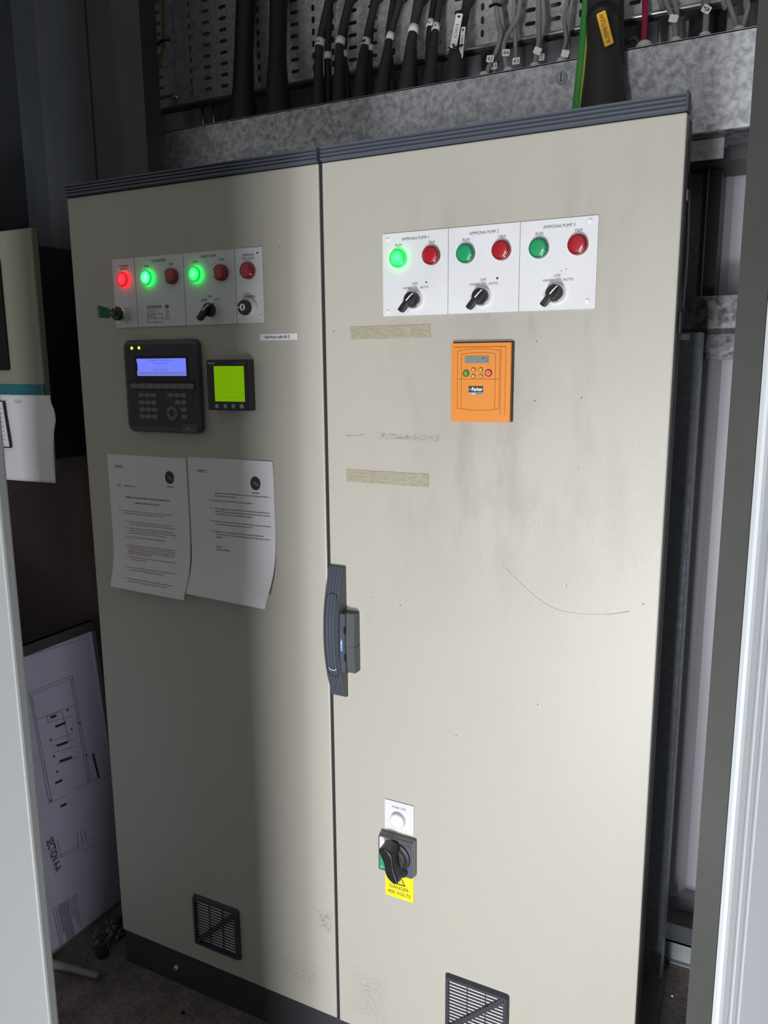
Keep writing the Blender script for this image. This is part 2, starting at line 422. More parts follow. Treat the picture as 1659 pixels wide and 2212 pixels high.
def struct(o): o['kind'] = 'structure'; return o
def rrect(x0, x1, z0, z1, r, n=5):
    pts = []
    for cx, cz, a0 in ((x1 - r, z1 - r, 0), (x0 + r, z1 - r, 90), (x0 + r, z0 + r, 180), (x1 - r, z0 + r, 270)):
        for i in range(n + 1):
            a = math.radians(a0 + 90 * i / n); pts.append((cx + r * math.cos(a), cz + r * math.sin(a)))
    return pts

# ------------------------------------------------------------------ the setting
struct(MB().box(-3.2, 3.0, -3.6, 1.2, -0.05, 0.0, 'floor').build('floor'))
def cladding():
    mb = MB(); x = -3.267; pts = []
    while x < 3.0:      # trapezoid sheet, ribs towards the room
        pts += [(x, 0.845), (x + 0.030, 0.845), (x + 0.045, 0.815), (x + 0.078, 0.815), (x + 0.093, 0.845)]
        x += 0.1105
    n = len(pts)
    vs = [(a, b, 0.035) for a, b in pts] + [(a, b, 3.1) for a, b in pts] + [(a, 0.87, 0.035) for a, b in pts] + [(a, 0.87, 3.1) for a, b in pts]
    fs = []
    for i in range(n - 1): fs += [(i, i + 1, n + i + 1, n + i), (2 * n + i, 3 * n + i, 3 * n + i + 1, 2 * n + i + 1)]
    mb.add(vs, fs, 'cladding'); mb.box(-3.2, 3.0, 0.80, 0.87, 0, 0.035, 'kerb')
    return mb.build('wall_back')
struct(cladding())
struct(MB().box(-3.2, 3.0, -0.1, 1.2, 3.1, 3.15, 'ceiling').build('ceiling'))
struct(MB().box(-1.40, -1.36, -0.4, 1.2, 0, 3.1, 'column').build('wall_left'))

# steel columns of the shed at the left
def col_prof(x0, x1, y0, y1):
    t = 0.012; l = 0.05
    return [(x0, y0), (x1, y0), (x1, y0 + l), (x1 - t, y0 + l), (x1 - t, y0 + t), (x0 + t, y0 + t), (x0 + t, y1), (x0, y1)]
o = MB().prism_z([(-0.955, 0.30), (-0.745, 0.30), (-0.737, 0.305), (-0.672, 0.315), (-0.672, 0.37), (-0.955, 0.37)], 0, 3.1, 'column').box(-0.829, -0.823, 0.295, 0.31, 0, 3.1, 'column').build('steel_column')
tag(o, 'wide dark steel column rising behind the left end of the cabinets', 'column')
o = MB().prism_z([(-1.16, 0.40), (-1.115, 0.36), (-1.065, 0.36), (-1.03, 0.40), (-1.03, 0.46), (-1.16, 0.46)], 0, 3.1, 'column').box(-1.22, -1.17, 0.42, 0.5, 0, 3.1, 'column').build('steel_column')
tag(o, 'narrow ribbed dark steel column at the far left edge', 'column')

# horizontal rail (sheeting rail) across the back wall
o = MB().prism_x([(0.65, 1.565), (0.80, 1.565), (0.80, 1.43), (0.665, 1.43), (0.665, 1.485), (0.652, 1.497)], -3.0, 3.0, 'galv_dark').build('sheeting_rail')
tag(o, 'galvanised horizontal rail across the white profiled wall, right of the cabinets', 'rail')
o = MB().prism_x([(0.64, 1.90), (0.80, 1.90), (0.80, at(1580, 346, 0.64).z), (0.64, at(1580, 346, 0.64).z)], -3.0, 3.0, 'frame_dark').build('sheeting_rail')
tag(o, 'dark horizontal rail directly under the galvanised trunking', 'rail')
o = MB().box(0.45, 0.588, 0.492, 0.497, 1.806, 1.8425, 'galv_plain').box(0.45, 0.588, 0.497, 0.56, 1.8395, 1.8425, 'galv_plain').build('mounting_bracket')
tag(o, 'small plain grey steel bracket plate under the trunking at the cabinet corner', 'bracket')
o = thing('steel_post', 'blue-grey galvanised channel post standing behind the right side of the cabinet', 'post', (0.53, 0.5, 0))
MB().prism_z([(0.46, 0.50), (0.566, 0.50), (0.568, 0.502), (0.568, 0.56), (0.564, 0.56), (0.564, 0.506), (0.46, 0.506)], 0.0, 1.485, 'post').build('channel', o)
MB().box(0.530, 0.547, 0.4975, 0.4995, 1.470, 1.482, 'marker').build('label_tag', o)
o = MB().prism_z([(0.43, 0.72), (0.530, 0.72), (0.536, 0.726), (0.536, 0.79), (0.43, 0.79)], 1.566, 1.83, 'post').build('steel_post')
tag(o, 'flat blue-grey upright above the sheeting rail, right of the cabinet top', 'post')
o = MB().box(0.5445, 0.5695, 0.70, 0.795, 1.566, 1.83, 'black_soft').box(0.5415, 0.5445, 0.69, 0.795, 1.566, 1.83, 'post').build('steel_post'); tag(o, 'narrow black strip for the dark slot between the blue-grey upright and the white sheet', 'post')  # black box stands in for a shaded slot beside the upright
o = MB().box(-0.2, 1.6, 0.600, 0.603, 0, 0.05, 'kerb').box(-0.2, 1.6, 0.600, 0.665, 0.047, 0.05, 'kerb').box(-0.2, 1.6, 0.588, 0.600, 0, 0.003, 'kerb').build('steel_angle')
tag(o, 'pale blue steel angle lying along the floor in the gap at the right', 'angle')

# ------------------------------------------------------------------ the twin door control cabinet
cab = thing('control_cabinet', 'large two-door pebble grey electrical control cabinet on a black plinth', 'cabinet', (0, 0.2, 0))
MB().box(-0.604, 0.50, 0.085, 0.42, 0.09, 1.762, 'door', 0.003).build('body', cab)
fr = MB()
fr.box(-0.600, 0.5805, 0.026, 0.0835, 0.09, 1.775, 'frame_dark')
fr.box(0.500, 0.582, 0.075, 0.083, 1.54, 1.70, 'black_gap')
fr.build('frame', cab)
pl = MB(); pl.box(-0.604, 0.583, 0.004, 0.42, 0.0, 0.0885, 'plinth', 0.002).build('plinth', cab)
pln = [c for c in cab.children if c.name.startswith('plinth')][0]
MB().lathe(-0.443, 0.043, [(0.0075, 0.004), (0.0075, 0.0), (0.005, -0.003)], 'steel').build('bolt', pln)
MB().lathe(-0.02, 0.045, [(0.0075, 0.004), (0.0075, 0.0), (0.005, -0.003)], 'steel').build('bolt', pln)
def door_panel(x0, x1, z0, z1):
    mb = MB(); mb.box(x0, x1, 0.0, 0.024, z0, z1, 'door', 0.0022)
    o = mb.build('door', cab)
    return o
dl = door_panel(-0.6045, -0.0065, 0.0905, 1.7635)
dr = door_panel(0.0005, 0.5835, 0.0895, 1.7635)
MB().box(-0.0064, 0.0004, 0.003, 0.0238, 0.0905, 1.764, 'black_gap').build('door_gap_fill', cab)  # black box fills the gap so the shaded seam stays dark
def top_trim(x0, x1):
    z0, z1 = 1.765, 1.789; pts = [(0.07, z0), (0.0, z0)]
    n = 4
    for i in range(n):
        a = z0 + (z1 - z0) * i / n; b = z0 + (z1 - z0) * (i + 1) / n
        pts += [(-0.001, a + 0.0007), (-0.0055, a + 0.0018), (-0.0055, b - 0.0016), (-0.001, b - 0.0004)]
    pts += [(0.0, z1), (0.07, z1)]
    return MB().prism_x(pts, x0, x1, 'profile').build('top_trim', cab)
top_trim(-0.6045, -0.0065); tr = top_trim(0.0005, 0.5815)
MB().box(0.5816, 0.5850, -0.006, 0.022, 1.765, 1.790, 'frame_dark', 0.0008).build('end_cap', tr)
# hinge at the right top corner
h = MB(); h.box(0.581, 0.5865, 0.034, 0.054, 1.655, 1.670, 'frame_dark', 0.001); h.box(0.581, 0.587, 0.035, 0.055, 1.47, 1.50, 'black_gap', 0.001)
h.tube([(0.586, 0.05, 1.48), (0.588, 0.055, 1.58), (0.586, 0.05, 1.67)], 0.0018, 'black_gap', 8)
h.build('hinge', cab)

# door handle with lock box
def handle():
    x0, x1, za, zb = 0.0025, 0.0345, 0.812, 1.064
    def Y(z):
        t = (z - za) / (zb - za) * 2 - 1
        return -0.034 + 0.027 * abs(t) ** 2.1
    n = 40; mb = MB()
    # five ribs across the front
    prof = []
    R = 5; wr = (x1 - x0) / R
    for i in range(R):
        a = x0 + wr * i
        prof += [(a + wr * 0.08, 0.0018), (a + wr * 0.26, -0.0004), (a + wr * 0.74, -0.0004), (a + wr * 0.92, 0.0018)]
    prof = [(x0, 0.0012)] + prof + [(x1, 0.0012)]
    m = len(prof); vs = []; fs = []
    for j in range(n + 1):
        z = za + (zb - za) * j / n
        for x, dy in prof: vs.append((x, Y(z) + dy, z))
    for j in range(n):
        for i in range(m - 1): fs.append((j * m + i, j * m + i + 1, (j + 1) * m + i + 1, (j + 1) * m + i))
    mb.add(vs, fs, 'handle')
    side = []; 
    for xx in (x0, x1):
        vs = []; fs = []
        for j in range(n + 1):
            z = za + (zb - za) * j / n; vs += [(xx, Y(z) + 0.0012, z), (xx, 0.0, z)]
        for j in range(n): fs.append((2 * j, 2 * j + 1, 2 * j + 3, 2 * j + 2))
        mb.add(vs, fs, 'handle_side')
    for z in (za, zb): mb.add([(x0, Y(z) + 0.0012, z), (x1, Y(z) + 0.0012, z), (x1, 0, z), (x0, 0, z)], [(0, 1, 2, 3)], 'handle_side')
    # outline groove of the swing grip
    zc0, zc1 = 0.868, 1.005; xc = (x0 + x1) / 2; rr = 0.0122
    loop = []
    for i in range(13): a = PI * i / 12; loop.append((xc + rr * math.cos(a), zc1 + rr * math.sin(a)))
    for i in range(13): a = PI + PI * i / 12; loop.append((xc + rr * math.cos(a), zc0 + rr * math.sin(a)))
    L = []
    for k in range(len(loop)):
        p, q = loop[k], loop[(k + 1) % len(loop)]
        ns = max(1, int(math.hypot(q[0] - p[0], q[1] - p[1]) / 0.006))
        for i in range(ns): L.append((p[0] + (q[0] - p[0]) * i / ns, p[1] + (q[1] - p[1]) * i / ns))
    L.append(L[0])
    mb.tube([(a, Y(b) - 0.0003, b) for a, b in L], 0.0007, 'black_gap', 6, 1)
    # swing grip surface, slightly proud
    o = mb.build('handle', dr)
    mk = MB()
    mk.tube([(xc - 0.008, Y(0.874) - 0.0014, 0.8745), (xc - 0.004, Y(0.871) - 0.0014, 0.871), (xc + 0.004, Y(0.871) - 0.0014, 0.871), (xc + 0.008, Y(0.874) - 0.0014, 0.8745)], 0.0008, 'white_print', 6)
    mb = mk
    lb = MB()
    pts = []
    for i in range(9):
        z = 0.868 + (0.981 - 0.868) * i / 8; t = (z - 0.868) / 0.113 * 2 - 1
        pts.append((-0.0285 + 0.0035 * t * t, z))
    poly = pts + [(0.0, 0.981), (0.0, 0.868)]
    lb.prism_x(poly, 0.0348, 0.045, 'handle')
    poly2 = [(y + 0.006, z) for y, z in pts] + [(0.0, 0.981), (0.0, 0.868)]
    lb.prism_x(poly2, 0.045, 0.0615, 'handle_side')
    lb.add([(0.045, pts[0][0], 0.868), (0.045, pts[0][0] + .006, 0.868), (0.048, pts[0][0] + .006, 0.868)], [(0, 1, 2)], 'handle')
    lb.box(0.0452, 0.0618, -0.0225, -0.0003, 0.9185, 0.9193, 'black_gap')
    lb.box(0.0436, 0.0455, -0.030, -0.024, 0.945, 0.957, 'black_gap'); lb.box(0.0436, 0.0455, -0.030, -0.024, 0.893, 0.905, 'black_gap')
    l = lb.build('lock_box', dr)
    # badge
    bd = MB(); bd.box(0.0366, 0.0408, -0.0292, -0.0283, 0.910, 0.935, 'blue_badge')
    bd.text('LAZEL', 0.0402, 0.9225, 0.020, 'white_print', -0.0295, rot=PI / 2, height=0.003, bold=0.02)
    b2 = bd.build('badge', dr)
    mk.build('white_mark', dr)
handle()

def scratch(pts, wd):
    P_ = [at(x, y, -0.0004) for x, y in pts]; mb = MB()
    mb.tube(P_, wd, 'scratch', 6, 6); mb.build('scratch', dr)
M['scratch'] = mat('grey_scratch', (0.30, 0.285, 0.27), 0.6)
scratch([(1086, 1221), (1120, 1255), (1165, 1295), (1205, 1317), (1250, 1325), (1310, 1327), (1358, 1321)], [0.0001, 0.00015, 0.0002, 0.00015, 0.0001, 0.0002, 0.0005])
scratch([(1223, 1262), (1224, 1271)], 0.0004); scratch([(1388, 1306), (1391, 1304)], 0.0009); scratch([(748, 941), (770, 941), (786, 938)], [0.0008, 0.0002, 0.0008])
def grille(x0, x1, z0, z1):
    mb = MB(); b = 0.0095; f = -0.0085
    # bevelled frame
    o = rrect(x0, x1, z0, z1, 0.006, 3); i_ = rrect(x0 + b, x1 - b, z0 + b, z1 - b, 0.001, 3); mid_ = rrect(x0 + 0.004, x1 - 0.004, z0 + 0.004, z1 - 0.004, 0.004, 3)
    n = len(o); vs = [(a, 0.0, c) for a, c in o] + [(a, f, c) for a, c in mid_] + [(a, f, c) for a, c in i_] + [(a, 0.0, c) for a, c in i_]
    fs = []
    for k in range(3):
        for i in range(n): fs.append((k * n + i, k * n + (i + 1) % n, (k + 1) * n + (i + 1) % n, (k + 1) * n + i))
    mb.add(vs, fs, 'grille')
    mb.box(x0 + b * 0.5, x1 - b * 0.5, -0.0012, -0.0002, z0 + b * 0.5, z1 - b * 0.5, 'filter_mat')
    N = 15
    for k in range(N):
        z = z0 + b + (z1 - z0 - 2 * b) * (k + 0.5) / N
        mb.box(x0 + b, x1 - b, -0.0034, -0.0022, z - 0.0016, z + 0.0012, 'grille')
    for k in range(1, 3):
        x = x0 + b + (x1 - x0 - 2 * b) * k / 3
        mb.box(x - 0.0006, x + 0.0006, -0.0042, -0.0020, z0 + b, z1 - b, 'grille')
    # diagonal bar
    d = 0.0055; a0, a1, c0, c1 = x0 + b - 0.001, x1 - b + 0.001, z0 + b, z1 - b
    mb.prism([(a0, c0), (a0 + d, c0), (a1, c1 - d * 1.2), (a1, c1), (a1 - d, c1), (a0, c0 + d * 1.2)], -0.0085, -0.002, 'grille')
    return mb
grille(-0.3765, -0.2475, 0.1375, 0.2625).build('vent_grille', dl)
grille(0.2365, 0.3635, 0.1690, 0.2945).build('vent_grille', dr)

# ------------------------------------------------------------------ indicator lamps and switches
def lamp(parent, x, z, colr, lab=None):
    rim, lens = {'red': ('red_rim', 'red_off'), 'green': ('green_rim', 'green_off'), 'green_on': ('green_glow', 'green_on'), 'cyan_on': ('green_glow', 'cyan_on'),
                 'red_on': ('red_glow', 'red_on'), 'clear': ('clear_rim', 'clear_on')}[colr]
    b = MB().lathe(0, 0, [(0.0152, -0.0025), (0.0152, -0.0045), (0.0146, -0.0055), (0.0146, -0.0098)], rim, 40, caps=False)
    b.lathe(0, 0, [(0.0146, -0.0098), (0.0138, -0.0112), (0.0122, -0.0114)], {'green_glow': 'green_ring', 'red_glow': 'red_ring'}.get(rim, rim), 40)
    o = b.build('indicator_lamp', parent, (x, 0, z))
    l = MB().lathe(0, 0, [(0.0124, -0.0112), (0.0120, -0.0120), (0.0105, -0.0126), (0.006, -0.0130), (0.001, -0.0131)], lens, 40).build('lens', o)
    l.location = (0, 0, 0)
    if lab: o['label'] = lab
    return o
def selector(parent, x, z, ang=-42):
    o = MB().lathe(0, 0, [(0.0150, -0.0025), (0.0150, -0.0045), (0.0142, -0.0060), (0.0142, -0.0095), (0.013, -0.011)], 'chrome', 40).build('selector_switch', parent, (x, 0, z))
    kb = MB().lathe(0, 0, [(0.0126, -0.010), (0.0126, -0.018), (0.0116, -0.0195)], 'black_plastic', 32)
    # lever blade, long end hanging down to the left
    a = math.radians(ang); d = Vector((math.sin(a), 0, math.cos(a)))   # pointing direction (upper right)
    e = Vector((d.z, 0, -d.x))
    def pt(u, v, y): return d * u + e * v + Vector((0, y, 0))
    secs = [(0.0115, 0.0030, -0.0185, -0.024), (0.006, 0.0042, -0.0185, -0.028), (-0.004, 0.0044, -0.0185, -0.031), (-0.013, 0.0045, -0.0185, -0.032), (-0.021, 0.0048, -0.021, -0.032), (-0.0235, 0.0042, -0.0235, -0.031)]
    vs = []
    for u, wd, yb, yt in secs: vs += [pt(u, -wd, yb), pt(u, wd, yb), pt(u, wd * 0.75, yt), pt(u, -wd * 0.75, yt)]
    fs = [(0, 1, 2, 3)[::-1]]
    for k in range(len(secs) - 1):
        for q in range(4): fs.append((4 * k + q, 4 * k + (q + 1) % 4, 4 * k + 4 + (q + 1) % 4, 4 * k + 4 + q))
    n = 4 * (len(secs) - 1); fs.append((n, n + 1, n + 2, n + 3))
    kb.add(vs, fs, 'black_plastic')
    # white pointer line on the sloping nose
    kb.add([pt(u, s * 0.0010, y) for u, y in ((0.0115, -0.0243), (0.006, -0.0283), (-0.0035, -0.0312)) for s in (-1, 1)], [(0, 1, 3, 2), (2, 3, 5, 4)], 'white_print')
    k = kb.build('lever', o); k.location = (0, 0, 0)
    return o
def plate_base(parent, x0, x1, z0, z1, divs, screws):
    MB().box(x0, x1, -0.0025, -0.0002, z0, z1, 'white_plate').build('backplate', parent)
    L = MB()
    for d in divs: L.box(d - 0.00035, d + 0.00035, -0.0028, -0.0020, z0, z1, 'ink_grey')
    for sx, sz in screws:
        MB().lathe(sx, sz, [(0.0034, -0.0024), (0.0032, -0.0036), (0.0018, -0.0044)], 'white_plastic', 16).build('screw', parent)
    return L
YT = -0.0028
# right plate: ammonia pumps 1 to 3
rp = thing('indicator_panel', 'white ammonia pump panel with six lamps and three selector switches on the right door', 'control panel', (0.293, -0.0005, 1.573))
L = plate_base(rp, 0.1165, 0.4695, 1.507, 1.639, (0.234, 0.352), ((0.1255, 1.6295), (0.1255, 1.5145), (0.4575, 1.632), (0.4575, 1.5185)))
for k, (xc, st) in enumerate(((0.1755, 'green_on'), (0.2935, 'green'), (0.4115, 'green'))):
    L.text('AMMONIA PUMP %d' % (k + 1), xc, 1.6262, 0.048, 'ink', YT, height=0.0047)
    L.text('RUN', xc - 0.0295, 1.6178, 0.0115, 'ink', YT, height=0.0042); L.text('TRIP', xc + 0.0295, 1.6178, 0.0120, 'ink', YT, height=0.0042)
    L.text('HAND', xc - 0.0145, 1.5492, 0.0145, 'ink', YT, height=0.0038); L.text('OFF', xc, 1.5556, 0.0100, 'ink', YT, height=0.0038); L.text('AUTO', xc + 0.0165, 1.5492, 0.0150, 'ink', YT, height=0.0038)
    lamp(rp, xc - 0.0290, 1.5985, st, ('lit green run lamp' if st == 'green_on' else 'unlit green run lamp') + ' of ammonia pump %d' % (k + 1))
    lamp(rp, xc + 0.0298, 1.5995, 'red', 'unlit red trip lamp of ammonia pump %d' % (k + 1))
    selector(rp, xc - 0.001, 1.5315, 38)
for xx, zz, r in ((0.1955, 1.5585, 0.0016), (0.3165, 1.5585, 0.0019), (0.4245, 1.5660, 0.0008), (0.417, 1.564, 0.0008)):
    L.lathe(xx, zz, [(r, -0.0026), (r * 0.8, -0.0032)], 'ink', 10)
L.build('lettering', rp)
# left plate: alarm, condenser, spray pump, ammonia level
lp = thing('indicator_panel', 'white condenser and spray pump panel with glowing lamps on the shaded left door', 'control panel', (-0.308, -0.0005, 1.57))
L = plate_base(lp, -0.4905, -0.1265, 1.504, 1.6365, (-0.431, -0.3085, -0.1875), ((-0.4815, 1.6265), (-0.4815, 1.5125), (-0.1345, 1.515)))
def tx(s, px, py, wpx, h=0.0042):
    p = at(px, py, 0); wd = (at(px + wpx / 2, py, 0) - at(px - wpx / 2, py, 0)).x
    L.text(s, p.x, p.z - h / 2, wd, 'ink', YT, height=h)
tx('COMMON', 269, 575, 20); tx('ALARM', 270, 581, 15)
tx('CONDENSER', 344.5, 563, 31, 0.0048); tx('RUN', 319, 575, 9); tx('TRIP', 371, 571, 9.5)
tx('SPRAY PUMP', 451.5, 553.5, 32, 0.0048); tx('RUN', 424.5, 566, 9.5); tx('TRIP', 480.5, 561, 10)
tx('AMMONIA', 538, 551, 24); tx('HIGH LEVEL', 538, 558, 28)
tx('HAND', 443, 648, 13); tx('OFF', 456, 640.5, 9); tx('AUTO', 470.5, 646.5, 13); tx('OVERRIDE', 541.5, 641, 24)
L.lathe(-0.1365, 1.6265, [(0.0018, -0.0026), (0.0015, -0.0032)], 'ink', 12)
# maker's block with a small sunburst
bx0, bx1 = -0.405, -0.368
def frame_rect(mb, x0, x1, z0, z1, t, m, y):
    for a in ((x0, x1, z1 - t, z1), (x0, x1, z0, z0 + t), (x0, x0 + t, z0, z1), (x1 - t, x1, z0, z1)):
        mb.box(a[0], a[1], y - 0.0002, y + 0.0002, a[2], a[3], m)
frame_rect(L, bx0, bx1, 1.5395, 1.5440, 0.0006, 'ink', YT); L.text('REFRIGERATION', -0.3865, 1.5405, 0.032, 'ink', YT, height=0.0022)
L.text('UNIT NO.   1', bx0, 1.5350, 0.021, 'ink_grey', YT, height=0.0020, align='L'); L.text('REFRIGERANT', bx0, 1.5313, 0.020, 'ink_grey', YT, height=0.0020, align='L')
frame_rect(L, bx0, bx1, 1.5120, 1.5285, 0.0005, 'ink', YT); frame_rect(L, bx0, bx1, 1.5120, 1.5202, 0.0005, 'ink', YT); frame_rect(L, bx0, -0.387, 1.5120, 1.5285, 0.0005, 'ink', YT)
L.text('R717', -0.396, 1.5222, 0.011, 'ink', YT, height=0.0035)
for k, s_ in enumerate(('STAR', 'DERBY', 'ENGLAND', 'TEL 01332', 'SERVICE', 'PARTS')):
    L.text(s_, -0.3545, 1.5320 - 0.0031 * k, 0.008 + 0.006 * (k > 3), 'ink_grey', YT, height=0.0018)
vs = []
for i in range(24):
    a = 2 * PI * i / 24; r = 0.0068 if i % 2 == 0 else 0.0036
    vs.append((-0.3545 + r * math.cos(a), YT, 1.5410 + r * 0.72 * math.sin(a)))
L.add(vs, [list(range(24))], 'orange_line')
L.build('lettering', lp)
for x, st, lb in ((-0.4585, 'red_on', 'glowing red common alarm lamp'), (-0.3965, 'cyan_on', 'glowing green condenser run lamp'), (-0.3365, 'red', 'unlit red condenser trip lamp'),
                  (-0.2768, 'green_on', 'glowing green spray pump run lamp'), (-0.2185, 'red', 'unlit red spray pump trip lamp'), (-0.1573, 'red', 'unlit red ammonia high level lamp')):
    lamp(lp, x, 1.5965, st, lb)
selector(lp, -0.2420, 1.5305, 40)
def key_switch(x, z, key):
    o = MB().lathe(0, 0, [(0.0142, -0.0025), (0.0142, -0.020), (0.0132, -0.022)], 'white_plastic' if not key else 'chrome', 36).build('key_switch', lp, (x, 0, z))
    c = MB().lathe(0, 0, [(0.0134, -0.019), (0.0138, -0.026), (0.012, -0.030)], 'black_plastic', 32)
    c.lathe(0, 0, [(0.0066, -0.029), (0.0062, -0.0315)], 'chrome' if not key else 'black_soft', 24)
    if not key:
        c.box(-0.0008, 0.0008, -0.0325, -0.031, -0.004, 0.004, 'black_gap'); c.box(-0.0140, -0.0085, -0.0312, -0.0300, -0.0011, 0.0011, 'white_print')
    else: c.box(-0.0011, 0.0011, -0.0312, -0.0300, 0.0085, 0.0135, 'white_print')
    c.build('barrel', o).location = (0, 0, 0)
    if key:
        k = MB(); k.box(-0.0020, 0.0020, -0.050, -0.030, -0.0016, 0.0016, 'steel')
        k.prism_x([(-0.072, -0.010), (-0.072, 0.010), (-0.070, 0.012), (-0.050, 0.009), (-0.044, 0.006), (-0.044, -0.006), (-0.050, -0.011)], -0.0032, 0.0032, 'green_rim')
        k.build('key', o).location = (0, 0, 0)
    return o
key_switch(-0.1530, 1.5305, False); key_switch(-0.4640, 1.5305, True)

# ------------------------------------------------------------------ chiller operator terminal
hm = thing('operator_terminal', 'charcoal keypad terminal with a glowing blue screen on the left door', 'terminal', (-0.367, -0.001, 1.39))
x0, x1, z0, z1 = -0.4630, -0.2770, 1.2970, 1.4785
mb = MB()
lay = [rrect(x0, x1, z0, z1, 0.014), rrect(x0, x1, z0, z1, 0.014), rrect(x0 + 0.004, x1 - 0.004, z0 + 0.004, z1 - 0.004, 0.012), rrect(x0 + 0.010, x1 - 0.007, z0 + 0.012, z1 - 0.009, 0.004)]
ys = [-0.0002, -0.012, -0.018, -0.0195]; n = len(lay[0]); vs = []; fs = []
for q, y in zip(lay, ys): vs += [(a, y, c) for a, c in q]
for k in range(3):
    for i in range(n): fs.append((k * n + i, k * n + (i + 1) % n, (k + 1) * n + (i + 1) % n, (k + 1) * n + i))
fs.append([3 * n + i for i in range(n)]); mb.add(vs, fs, 'hmi_case')
mb.build('casing', hm)
MB().prism(rrect(x0 + 0.0105, x1 - 0.0075, z0 + 0.0125, z1 - 0.0095, 0.004), -0.0200, -0.0195, 'hmi_face').build('keypad_face', hm)
yf = -0.0203
def hp(px, py): p = at(px, py, -0.0205); return p.x, p.z
xs0, zs1 = hp(295, 775); xs1, zs0 = hp(403, 812)
mb = MB(); mb.prism(rrect(xs0 - 0.006, xs1 + 0.006, zs0 - 0.005, zs1 + 0.005, 0.003), -0.0206, -0.0200, 'black_gap'); mb.build('screen_bezel', hm)
sc = MB().box(xs0, xs1, -0.0210, -0.0204, zs0, zs1, 'blue_screen')
sc.box(xs0 + 0.004, xs1, -0.0213, -0.0209, zs0 + 0.002, zs0 + 0.0085, 'blue_band')
sc.box(xs0 + 0.0003, xs0 + 0.0018, -0.0213, -0.0209, zs0 + 0.010, zs1 - 0.007, 'hmi_face')
scr = sc.build('screen', hm)
zt = [1.4368, 1.4305, 1.4247, 1.4188]; xm = (xs0 + xs1) / 2 - 0.001
t = MB()
for s_, z_, w_ in (('Stonegrove Refrigeration', zt[0], 0.066), ('Chiller Panel', zt[1], 0.036), ('for', zt[2], 0.008), ('GIST BARNSLEY', zt[3], 0.038)):
    t.text(s_, xm, z_ + 0.0005, w_, 'blue_text', -0.0214, height=0.0036)
for k in range(8):
    a = xs0 + 0.005 + (xs1 - xs0 - 0.006) * k / 8; b = a + (xs1 - xs0 - 0.006) / 8 - 0.0015
    frame_rect(t, a, b, zs0 + 0.0026, zs0 + 0.0078, 0.0004, 'blue_text', -0.0215)
    t.text(('Alarm', 'Status', 'Menu', 'Trend', 'Comp', 'Cond', 'Pump', 'Next')[k], (a + b) / 2, zs0 + 0.0042, (b - a) * 0.75, 'blue_text', -0.0215, height=0.0022)
t.build('screen_text', scr)
for px, py in ((284.5, 752), (300, 751.5)):
    a, c = hp(px, py); MB().lathe(a, c, [(0.0031, -0.0198), (0.0031, -0.0208), (0.0018, -0.0214)], 'led', 16).build('status_led', hm)
# row of eight function keys
a0, c1 = hp(282, 828); a1, c0 = hp(420, 841)
MB().prism(rrect(a0 - 0.003, a1 + 0.003, c0 - 0.002, c1 + 0.008, 0.005), -0.0206, -0.0199, 'black_gap').build('key_bezel', hm)
for k in range(8):
    u0 = a0 + (a1 - a0) * k / 8; u1 = a0 + (a1 - a0) * (k + 1) / 8
    MB().prism(rrect(u0 + 0.0005, u1 - 0.0005, c0 + 0.0005, c1, 0.003 if k in (0, 7) else 0.0008, 3), -0.0218, -0.0205, 'hmi_key').build('function_key', hm)
mk = MB()
for k in range(8):
    u = a0 + (a1 - a0) * (k + 0.5) / 8; mk.box(u - 0.001, u + 0.001, -0.0209, -0.0206, c1 + 0.003, c1 + 0.0036, 'grey_print')
def keyrow(px0, px1, py, cnt, glyph):
    a0, c = hp(px0, py); a1, _ = hp(px1, py); h_ = 0.0042
    for k in range(cnt):
        u0 = a0 + (a1 - a0) * k / cnt; u1 = a0 + (a1 - a0) * (k + 1) / cnt
        MB().prism(rrect(u0 + 0.0003, u1 - 0.0003, c - h_, c + h_, 0.0036), -0.0216, -0.0200, 'hmi_key').build('key', hm)
        mk.text(glyph[k], (u0 + u1) / 2, c - 0.0018, None, 'grey_print', -0.0219, height=0.0034)
        mk.box((u0 + u1) / 2 - 0.002, (u0 + u1) / 2 + 0.002, -0.0204, -0.0200, c - 0.0076, c - 0.0071, 'hmi_key')
keyrow(299.5, 339, 853.5, 3, '789'); keyrow(300, 340, 869, 3, '456'); keyrow(301.5, 341.5, 884, 3, '123'); keyrow(302.5, 342, 899, 3, '-0.')
keyrow(362, 403.5, 853.5, 3, 'ABC'); keyrow(377.5, 404.5, 869, 2, 'DE')
keyrow(391, 405.5, 884.5, 1, '='); keyrow(392.5, 406.5, 900, 1, '=')
rx, rz = hp(372.5, 892.5)
ring = MB(); ring.lathe(rx, rz, [(0.0068, -0.0200), (0.0068, -0.0216), (0.0136, -0.0216), (0.0136, -0.0200)], 'hmi_key', 36, False, caps=False)
